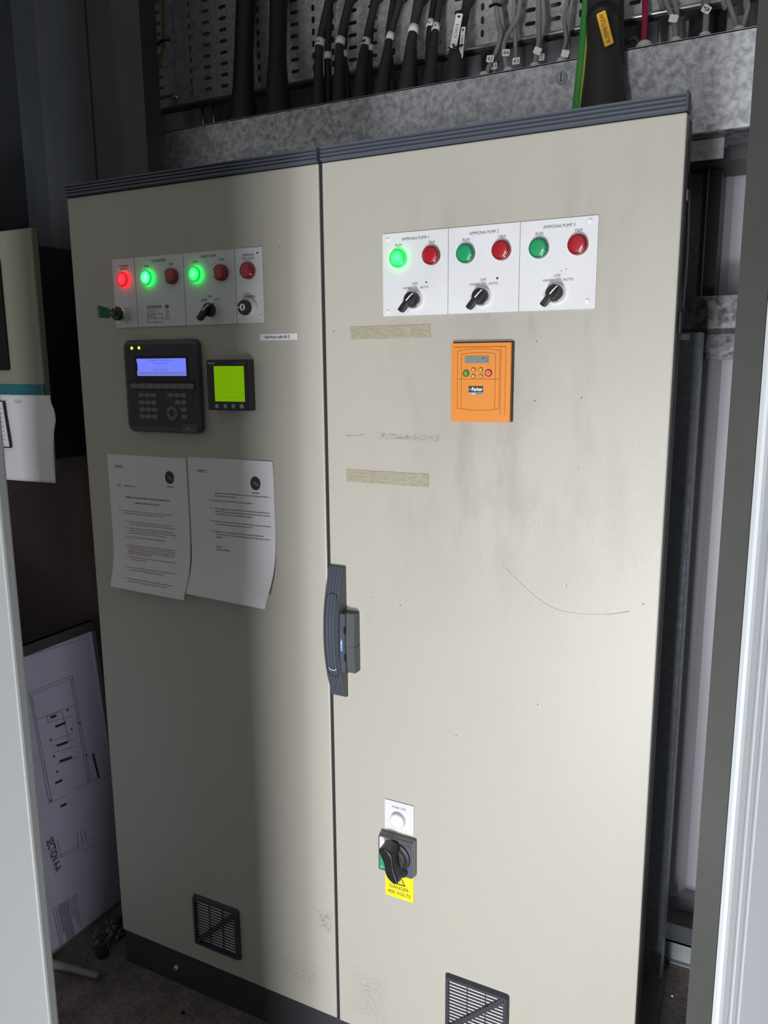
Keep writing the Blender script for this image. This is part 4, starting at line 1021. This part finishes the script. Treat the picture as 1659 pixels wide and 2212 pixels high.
g = cable('power_cable', 'black cable with a long white C1013 tag and broad boot', [(1010, 0), (1001, 50), (987, 105), (983, 182)], [.0105, .0095, .016, .024], 'shroud', GB, 0.492, 0.56)
def flat_tag(parent, name, c, wd, hh, ang, m, txt=None, th=0.002, tcol='ink', tw=None, rot=0.0, marks=False):
    d = Vector((math.sin(ang), 0, math.cos(ang))); e = Vector((d.z, 0, -d.x)); mb = MB()
    def P2(a, b, y=0.0): return c + e * a + d * b + Vector((0, y, 0))
    rr = rrect(-wd / 2, wd / 2, -hh / 2, hh / 2, min(wd, hh) * 0.15, 3); n = len(rr)
    vs = [P2(a, b, -th / 2) for a, b in rr] + [P2(a, b, th / 2) for a, b in rr]
    mb.add(vs, [[i, (i + 1) % n, n + (i + 1) % n, n + i] for i in range(n)] + [list(range(n)), list(range(n, 2 * n))[::-1]], m)
    if txt:
        fn = lambda a, b: P2(a, b, -th / 2 - 0.0005)
        if rot: mb.text(txt, (hh if False else 0) + wd * 0.22, 0, tw or hh * 0.8, tcol, height=wd * 0.42, fn=fn, rot=PI / 2)
        else: mb.text(txt, 0, -hh * 0.28, tw or wd * 0.75, tcol, height=hh * 0.55, fn=fn)
    if marks:
        for b in (-hh / 2 + 0.006, hh / 2 - 0.006): mb.add([P2(-wd * 0.22, b - 0.0022, -th / 2 - 0.0006), P2(wd * 0.22, b - 0.0022, -th / 2 - 0.0006), P2(wd * 0.22, b + 0.0022, -th / 2 - 0.0006), P2(-wd * 0.22, b + 0.0022, -th / 2 - 0.0006)], [(0, 1, 2, 3)], tcol)
    return mb.build(name, parent)
flat_tag(g, 'cable_tag', at(986, 67, 0.488), 0.0150, 0.066, 0.22, 'marker', 'C1013', rot=1, tw=0.026, marks=True)
flat_tag(g, 'cable_tag', at(998, 92, 0.500), 0.0100, 0.060, 0.10, 'marker', 'C1021', rot=1, tw=0.026, marks=True)
MB().tube([at(970, 103, .50), at(985, 101, .485), at(1000, 97, .50)], 0.0020, 'cable_dark', 8).build('cable_tie', g)
GG = 'grey instrument cables entering the trunking'
grey = [
 ('grey cable flagged 42, curving left to the first cream gland', [(1071, 0), (1077, 50), (1082, 72), (1072, 112), (1058, 140), (1046, 166)], .0052, 0.488, 0.011, ('42', 1059, 127, 0.15)),
 ('grey cable flagged 41, behind the one flagged 42', [(1078, 0), (1085, 45), (1086, 80), (1078, 120), (1070, 145), (1066, 163)], .0045, 0.52, None, ('41', 1066, 143, 0.0)),
 ('grey cable flagged 44, bending into the second cream gland', [(1124, 0), (1118, 38), (1098, 72), (1088, 100), (1091, 125), (1098, 156)], .0052, 0.488, 0.011, ('44', 1093, 114, 0.15)),
 ('straight grey cable flagged 43, right of the one flagged 44', [(1111, 0), (1110, 35), (1113, 80), (1113, 120), (1112, 155)], .0046, 0.52, None, ('43', 1115, 132, 0.03)),
 ('grey cable with pinkish clip over the third cream gland', [(1163, 0), (1164, 60), (1163, 95), (1158, 120), (1155, 146)], .0050, 0.488, 0.011, ('', 1161, 110, 0.5)),
 ('grey cable flagged 32, curving beside the pinkish clip', [(1173, 0), (1175, 50), (1167, 90), (1168, 115), (1166, 145)], .0048, 0.52, None, ('32', 1168, 124, 0.0)),
 ('grey cable with torn flag over the gland left of the green cable', [(1226, 0), (1219, 45), (1223, 85), (1217, 110), (1213, 135)], .0042, 0.488, 0.011, ('', 1221, 116, 0.3)),
 ('thin grey cable twisted round the torn-flag cable', [(1236, 0), (1229, 50), (1226, 85), (1226, 110), (1222, 133)], .0040, 0.52, None, None),
 ('grey cable with folded pale flag, right of the red cable', [(1437, 0), (1447, 25), (1455, 50), (1459, 70), (1459, 95)], .0050, 0.488, 0.011, ('', 1455, 40, 0.3)),
 ('grey cable behind the folded pale flag, right of the red cable', [(1456, 0), (1462, 25), (1462, 50), (1463, 70), (1463, 93)], .0046, 0.52, None, None),
 ('grey cable with diamond flag numbered 9, second gland from the right', [(1524, 0), (1526, 20), (1525, 45), (1522, 85)], .0058, 0.488, 0.011, ('9', 1526, 20, 0.6)),
 ('grey cable slanting in from the left to the rightmost gland', [(1572, 0), (1582, 28), (1592, 60), (1595, 72)], .0042, 0.490, 0.011, None),
 ('grey cable curving in from the right to the rightmost gland', [(1614, 0), (1616, 14), (1610, 38), (1599, 70)], .0042, 0.492, None, None),
]
for lb, pts, r, yb, gl, fg in grey:
    t = cable('signal_cable', lb, pts, r, 'cable_grey', GG, yb, 0.56, (), gl)
    if fg: flat_tag(t, 'cable_flag', at(fg[1], fg[2], yb - 0.012), 0.016, 0.013, fg[3], 'marker', fg[0] or None)
    if '42' in lb: MB().tube([at(1058, 14, .55), at(1070, 9, .535), at(1082, 12, .55)], 0.0028, 'cable_dark', 8).build('cable_tie', t)
cable('signal_cable', 'bright red cable dropping into a cream gland', [(1393, 0), (1393, 40), (1391, 75), (1391, 104)], .0055, 'cable_red', None, 0.488, 0.55, (), 0.016)
o = MB().tube([at(1342, 118, .47), at(1344, 98, .47), at(1358, 86, .475), at(1375, 84, .48), (at(1388, 98, .488).x, .488, TRZ)], 0.0055, 'cable_dark').build('looped_cable'); tag(o, 'short black cable looping from the widest cable to the red cable gland', 'cable')
# earth cable and main supply cable, in front of the trunking
e_ = thing('earth_cable', 'thick green earth cable with yellow stripe passing down in front of the trunking', 'cable', tuple(at(1247, 240, 0.40)))
pts = [at(x, y, d) for x, y, d in ((1273, -60, .50), (1268, 5, .47), (1263, 60, .44), (1257, 130, .415), (1250, 200, .40), (1246, 250, .395))]
MB().tube(pts + [pts[-1] + Vector((0, -0.01, -0.20))], 0.0092, 'cable_green', 16).build('sheath', e_)
MB().tube([p + Vector((0.0068, -0.0048, 0)) for p in pts] + [pts[-1] + Vector((0.006, -0.0150, -0.20))], 0.0026, 'cable_yellow', 8).build('stripe', e_)
m_ = thing('supply_cable', 'widest black cable with an amber tag, dropping behind the cabinet top', 'cable', tuple(at(1303, 230, 0.38)))
pts = [at(x, y, d) for x, y, d in ((1305, -70, .50), (1304, 0, .46), (1303, 60, .43), (1304, 110, .40), (1304, 170, .385), (1303, 240, .38))]
MB().tube(pts + [pts[-1] + Vector((0, 0, -0.12))], [0.031, 0.031, 0.031, 0.030, 0.036, 0.043, 0.045], 'shroud', 24).build('sheath', m_)
MB().tube([p + Vector((0.024, 0.012, 0)) for p in pts[:4]] + [pts[4] + Vector((0.020, 0.02, 0))], 0.0120, 'cable_dark', 14).build('outer_core', m_)
MB().tube([pts[1].lerp(pts[2], .55), pts[1].lerp(pts[2], .85)], 0.0316, 'cable_dark', 24, 1).build('tape_wrap', m_)
tg = flat_tag(m_, 'amber_tag', at(1307, 62, 0.353), 0.0165, 0.060, -0.30, 'tag_orange', 'A-YEMETLEW', rot=1, tw=0.052)
# thin earth wires at the left
o = thing('earth_wire', 'thin yellow-green wire hanging down the left end of the tray', 'wire', tuple(at(317, 290, 0.48)))
MB().tube([at(352, -40, .57), at(353, 0, .57), at(353, 92, .565), at(342, 145, .55), at(326, 185, .53), at(318, 235, .51), at(315, 290, .50)], 0.0040, 'cable_olive', 10).build('sheath', o)
MB().tube([at(338, 96, .56), at(350, 88, .548), at(368, 86, .56)], 0.0035, 'cable_dark', 8).build('cable_tie', o)
o = thing('earth_wire', 'short yellow-green wire ending in a bright crimped lug on the tray', 'wire', tuple(at(322, 290, 0.48)))
MB().tube([at(378, 209, .59), at(362, 208, .585), at(345, 211, .57), at(330, 222, .545), at(323, 245, .52), at(320, 290, .50)], 0.0038, 'cable_olive', 10).build('sheath', o)
MB().tube([at(371, 206, .585), at(378, 209, .587), at(384, 213, .592)], 0.0060, 'steel', 10, 2).build('lug', o)

# ------------------------------------------------------------------ left: near cabinet, mid cabinet with screen, board, floor things
nx = at(0, 945, -0.742).x
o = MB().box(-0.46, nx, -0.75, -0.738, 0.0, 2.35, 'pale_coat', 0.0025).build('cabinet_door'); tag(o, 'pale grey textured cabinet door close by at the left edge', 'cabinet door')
mc = thing('screen_cabinet', 'sage cream wall cabinet with a black screen and teal stripe at the left', 'cabinet', (-0.9, 0.1, 1.3))
MB().box(-1.25, -0.7175, 0.0, 0.018, 1.200, 1.7165, 'mid_cream', 0.003).box(-1.24, -0.82, 0.018, 0.21, 1.21, 1.70, 'black_soft').build('body', mc)
p = at(20, 800, -0.004)
MB().prism(rrect(-1.2, p.x, p.z, 1.66, 0.006), -0.005, -0.0002, 'glass_dark').build('display', mc)
MB().box(-1.25, -0.7168, -0.0018, 0.002, at(40, 854, 0).z, at(40, 830, 0).z, 'teal').build('stripe', mc)
MB().box(-1.24, -0.795, -0.0018, -0.0002, 1.205, at(0, 905, 0).z, 'black_gap').box(-1.24, -0.80, -0.0028, -0.0015, at(0, 955, 0).z, at(0, 949, 0).z, 'white_plastic').build('lower_opening', mc)
# hanging paper
ps = thing('paper_sheet', 'blank creased white sheet hanging from the teal striped cabinet', 'paper', (-0.75, -0.02, 1.27))
a = at(0, 856, -0.008); zt_ = at(50, 853, -0.006).z; vs = []; fs = []; nx_, nz_ = 14, 24
for j in range(nz_ + 1):
    t = j / nz_
    for i in range(nx_ + 1):
        u = i / nx_; xr = -0.7105 + 0.028 * min(1, t * 3.2) ** 1.5 * 0 + 0.0
        y = -0.006 - 0.014 * min(1, t * 2.5) * u - 0.0015 * math.sin(t * 8 + u * 3) * min(1, t * 4)
        xl = at(1 + 11 * t, 880 + 180 * t, -0.006).x
        xr = interp([(0, 97), (0.06, 99), (0.17, 110), (0.27, 116), (1.0, 119.5)], t)
        x = xl + (at(xr, 853 + 195 * t, -0.020).x - xl) * u
        z = zt_ - (zt_ - at(119, 1046, -0.03).z) * t - 0.004 * (1 - u) * t
        vs.append((x, y, z))
for j in range(nz_):
    for i in range(nx_): fs.append((j * (nx_ + 1) + i, j * (nx_ + 1) + i + 1, (j + 1) * (nx_ + 1) + i + 1, (j + 1) * (nx_ + 1) + i))
sh = MB().add(vs, fs, 'paper', True).build('sheet', ps)
sm = sh.modifiers.new('s', 'SOLIDIFY'); sm.thickness = 0.0004
MB().text('Ctr', -0.79, zt_ - 0.018, 0.022, 'grey_print', -0.0135, height=0.008).build('faint_writing', ps)
pd = thing('printed_notice', 'narrow printed notice with thick dark border at the far left edge', 'notice', (-0.86, -0.012, 1.27))
x1_, zt2 = at(12, 868, -0.014).x - 0.0, at(0, 866, -0.014).z
MB().prism([(-0.98, zt2 - 0.105), (x1_ + 0.004, zt2 - 0.105), (x1_ - 0.006, zt2)] + [(-0.98, zt2)], -0.0160, -0.0120, 'black_gap').build('backing', pd)
t = MB(); t.prism([(-0.975, zt2 - 0.102), (x1_ + 0.002, zt2 - 0.102), (x1_ - 0.008, zt2 - 0.002), (-0.975, zt2 - 0.002)], -0.0170, -0.0160, 'paper')
for k in range(9): t.text(('check level', 'pump duty', 'oil return', 'set point', 'alarm log', 'isolate', 'vent fan', 'test date', 'initials')[k], x1_ - 0.009, zt2 - 0.018 - k * 0.010, 0.040, 'ink_grey', -0.0173, height=0.0035, align='R')
t.build('printed_sheet', pd)
o = MB().box(-0.775, -0.712, 0.215, 0.29, 1.395, 1.455, 'black_soft', 0.003).build('junction_box'); tag(o, 'small black junction box beside the screen cabinet, against the column', 'box')
# red brown board
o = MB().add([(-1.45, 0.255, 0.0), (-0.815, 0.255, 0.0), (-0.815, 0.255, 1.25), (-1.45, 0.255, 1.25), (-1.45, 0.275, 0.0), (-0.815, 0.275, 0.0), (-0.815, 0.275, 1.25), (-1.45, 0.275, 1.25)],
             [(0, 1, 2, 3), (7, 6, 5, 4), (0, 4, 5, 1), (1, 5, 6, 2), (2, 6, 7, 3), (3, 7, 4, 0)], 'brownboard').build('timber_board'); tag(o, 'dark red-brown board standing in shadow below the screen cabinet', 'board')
# leaning framed drawing, facing right
bd = thing('framed_drawing', 'large framed technical drawing leaning sideways against the column, facing the cabinet', 'drawing board', (-0.78, -0.05, 0))
XB, XT, HZ = -0.775, -0.852, 0.772
Y0, Y1 = -0.46, 0.203
def bp(y, h, off=0.0):    # h = height up the board
    k = h / HZ; return Vector((XB + (XT - XB) * k + off, y, h))
def slab(mb, y0, y1, h0, h1, m, t0, t1):
    vs = [bp(y, h, t) for y in (y0, y1) for h in (h0, h1) for t in (t0, t1)]
    mb.add(vs, [(0, 1, 3, 2), (4, 6, 7, 5), (0, 4, 5, 1), (2, 3, 7, 6), (0, 2, 6, 4), (1, 5, 7, 3)], m)
b = MB(); slab(b, Y0, Y1, 0.0, HZ, 'drawing', -0.012, 0.0); b.build('sheet', bd)
b = MB(); slab(b, Y0, Y1, HZ - 0.024, HZ, 'frame_dark', -0.014, 0.004); slab(b, Y1 - 0.012, Y1, 0.0, HZ - 0.0245, 'alu', -0.014, 0.005); slab(b, Y0, Y1, 0.0, 0.012, 'alu', -0.014, 0.004); b.build('frame', bd)
dr_ = MB()
def bpx(px, py):
    # pixel -> board coordinates (y, h)
    d = RIGHT * ((px - 829.5) / FPX) + DOWN * ((py - 1106) / FPX) + FWD
    nrm = Vector((HZ, 0, XB - XT)); p0 = Vector((XB, 0, 0)); c = Vector((CX, CY, CZ)); t = (p0 - c).dot(nrm) / d.dot(nrm); q = c + d * t
    return q.y, q.z
def bl(p, q, wd=0.0015, m='pencil'):
    (a, b_), (c, d_) = bpx(*p), bpx(*q); L_ = math.hypot(c - a, d_ - b_) or 1; ny, nz = -(d_ - b_) / L_ * wd / 2, (c - a) / L_ * wd / 2
    dr_.add([bp(a + ny, b_ + nz, 0.0008), bp(c + ny, d_ + nz, 0.0008), bp(c - ny, d_ - nz, 0.0008), bp(a - ny, b_ - nz, 0.0008)], [(0, 1, 2, 3)], m)
for p, q in (((62, 1497), (155, 1460)), ((66, 1502), (156, 1466)), ((155, 1460), (195, 1690)), ((151, 1466), (190, 1692)), ((62, 1497), (105, 1736)), ((67, 1503), (110, 1730)), ((105, 1736), (148, 1714)), ((160, 1704), (197, 1688)),
             ((75, 1556), (165, 1521)), ((100, 1548), (132, 1537)), ((100, 1548), (103, 1562)), ((103, 1562), (157, 1545)), ((132, 1537), (148, 1600)), ((112, 1600), (155, 1585)), ((114, 1612), (160, 1597)), ((118, 1625), (163, 1612)), ((120, 1652), (168, 1635)), ((185, 1640), (205, 1632)), ((70, 1640), (86, 1632)),
             ((55, 1418), (190, 1378)), ((200, 1688), (240, 1673)), ((200, 1622), (238, 1606)),
             ((122, 1815), (131, 1853)), ((131, 1853), (168, 1832)), ((131, 1847), (168, 1827)), ((168, 1832), (166, 1797)), ((172, 1795), (178, 1820)), ((180, 1792), (186, 1815)), ((168, 1827), (205, 1805)), ((176, 1840), (212, 1820))): bl(p, q)
for p, q in (((119, 1570), (141, 1561)), ((122, 1611), (146, 1603)), ((128, 1645), (154, 1636)), ((119, 1692), (134, 1685)), ((200, 1628), (213, 1680)), ((130, 1742), (143, 1736)), ((108, 1550), (121, 1546))): bl(p, q, 0.006, 'ink')
for px, py in ((109, 1599), (116, 1634), (123, 1667), (145, 1534), (154, 1575), (109, 1729), (172, 1562), (186, 1632)): bl((px - 1.6, py), (px + 1.6, py), 0.005, 'ink')
random.seed(3)
for k in range(11):
    x_ = 113 + k * 5.2; y_ = 1962 - k * 3.2; L_ = (95, 92, 60, 85, 88, 86, 80, 40, 62, 70, 10)[k]
    bl((x_, y_), (x_ + L_ * 0.20, y_ + L_), 0.0022, 'pencil')
    if k in (2, 3, 4, 5): bl((x_ + 2.4, y_), (x_ + 2.4 + L_ * 0.2, y_ + L_), 0.0022, 'pencil')
# SECTION A-A reads downward
(a_, b_), (c_, d_) = bpx(99, 1818), bpx(119, 1886)
Lt = math.hypot(c_ - a_, d_ - b_); uy, uz = (c_ - a_) / Lt, (d_ - b_) / Lt
dr_.text('SECTION A-A', 0, 0, Lt, 'ink', height=0.020, align='L', fn=lambda x, z: bp(a_ + uy * x - uz * z, b_ + uz * x + uy * z, 0.0010), bold=0.01)
dr_.build('line_drawing', bd)
# crumpled film and floor things
def crumple(c, sx, sy, sz, seed, m, name, label, cat):
    rnd = random.Random(seed); bm = bmesh.new(); bmesh.ops.create_icosphere(bm, subdivisions=4, radius=1)
    from mathutils import noise as mn
    for v in bm.verts:
        p = v.co.copy(); n1 = mn.noise(p * 2.3 + Vector((seed, 0, 0))); n2 = abs(mn.noise(p * 6 + Vector((0, seed, 0))))
        k = 1 + 0.35 * n1 - 0.4 * n2; q = p * k
        v.co = Vector((c[0] + q.x * sx, c[1] + q.y * sy, max(0.001, c[2] + q.z * sz)))
    o = MB().bm(bm, m).build(name); return tag(o, label, cat)
q = fl(240, 2025); crumple((q.x, q.y, 0.012), 0.028, 0.055, 0.035, 4, 'bag', 'plastic_film', 'crumpled grey plastic film on the floor at the corner of the framed drawing', 'plastic film')
q0 = fl(118, 2092); q1 = fl(214, 2116)
o = MB().tube([q0 + Vector((-0.1, -0.02, 0.012)), q0 + Vector((0, 0, 0.012)), q1 + Vector((0, 0, 0.010))], [0.011, 0.010, 0.008], 'iso_rim', 12).build('wooden_stick'); tag(o, 'short grey stick lying on the floor below the framed drawing', 'stick')
q = fl(1428, 2078, 0.003)
o = MB().tube([(q.x + 0.017 * math.cos(a), q.y + 0.020 * math.sin(a), 0.0035) for a in [math.radians(-60 + 25 * i) for i in range(13)]], 0.0022, 'cable_dark', 8, 2).build('broken_ring'); tag(o, 'open black ring lying on the floor right of the cabinet', 'ring')
for i, (px, py, r, m, lb) in enumerate(((1400, 2083, 0.0035, 'white_plate', 'white chip on the floor beside the open black ring'), (1452, 2153, 0.0028, 'white_plate', 'pale stone chip on the floor below the open black ring'), (395, 2190, 0.005, 'black_gap', 'dark clod on the floor in front of the plinth'),
                                   (222, 2065, 0.016, 'black_gap', 'lump of dark debris on the floor behind the grey stick'))):
    q = fl(px, py); crumple((q.x, q.y, r * 0.6), r, r, r * 0.8, 10 + i, m, ('stone_chip', 'stone_chip', 'dirt_clod', 'dirt_clod')[i], lb, ('stone', 'stone', 'dirt', 'dirt')[i])

# ------------------------------------------------------------------ right: open cabinet door leaf
lf = thing('open_cabinet_door', 'light grey cabinet door standing open close by at the right edge', 'cabinet door', (0.70, -0.4, 0))
A = at(1481, 2212, -0.40).x; B = at(1535, 2212, -0.40).x; an = math.radians(33); dx, dy = math.sin(an), math.cos(an)
nx_, ny_ = dy, -dx   # normal towards +x,-y
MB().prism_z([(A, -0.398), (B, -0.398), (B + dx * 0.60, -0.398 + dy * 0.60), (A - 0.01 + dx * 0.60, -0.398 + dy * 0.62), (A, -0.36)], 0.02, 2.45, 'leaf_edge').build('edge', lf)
prof = []
def pp(s, t): return (B + 0.0008 + dx * s + nx_ * t, -0.398 + dy * s + ny_ * t)
for s, t in ((0.0, 0.0), (0.0, 0.0045), (0.002, 0.007), (0.006, 0.008), (0.016, 0.008), (0.018, 0.0072), (0.021, 0.0072), (0.023, 0.008), (0.030, 0.008), (0.032, 0.0072), (0.035, 0.0072), (0.037, 0.008), (0.60, 0.008), (0.60, 0.0)): prof.append(pp(s, t))
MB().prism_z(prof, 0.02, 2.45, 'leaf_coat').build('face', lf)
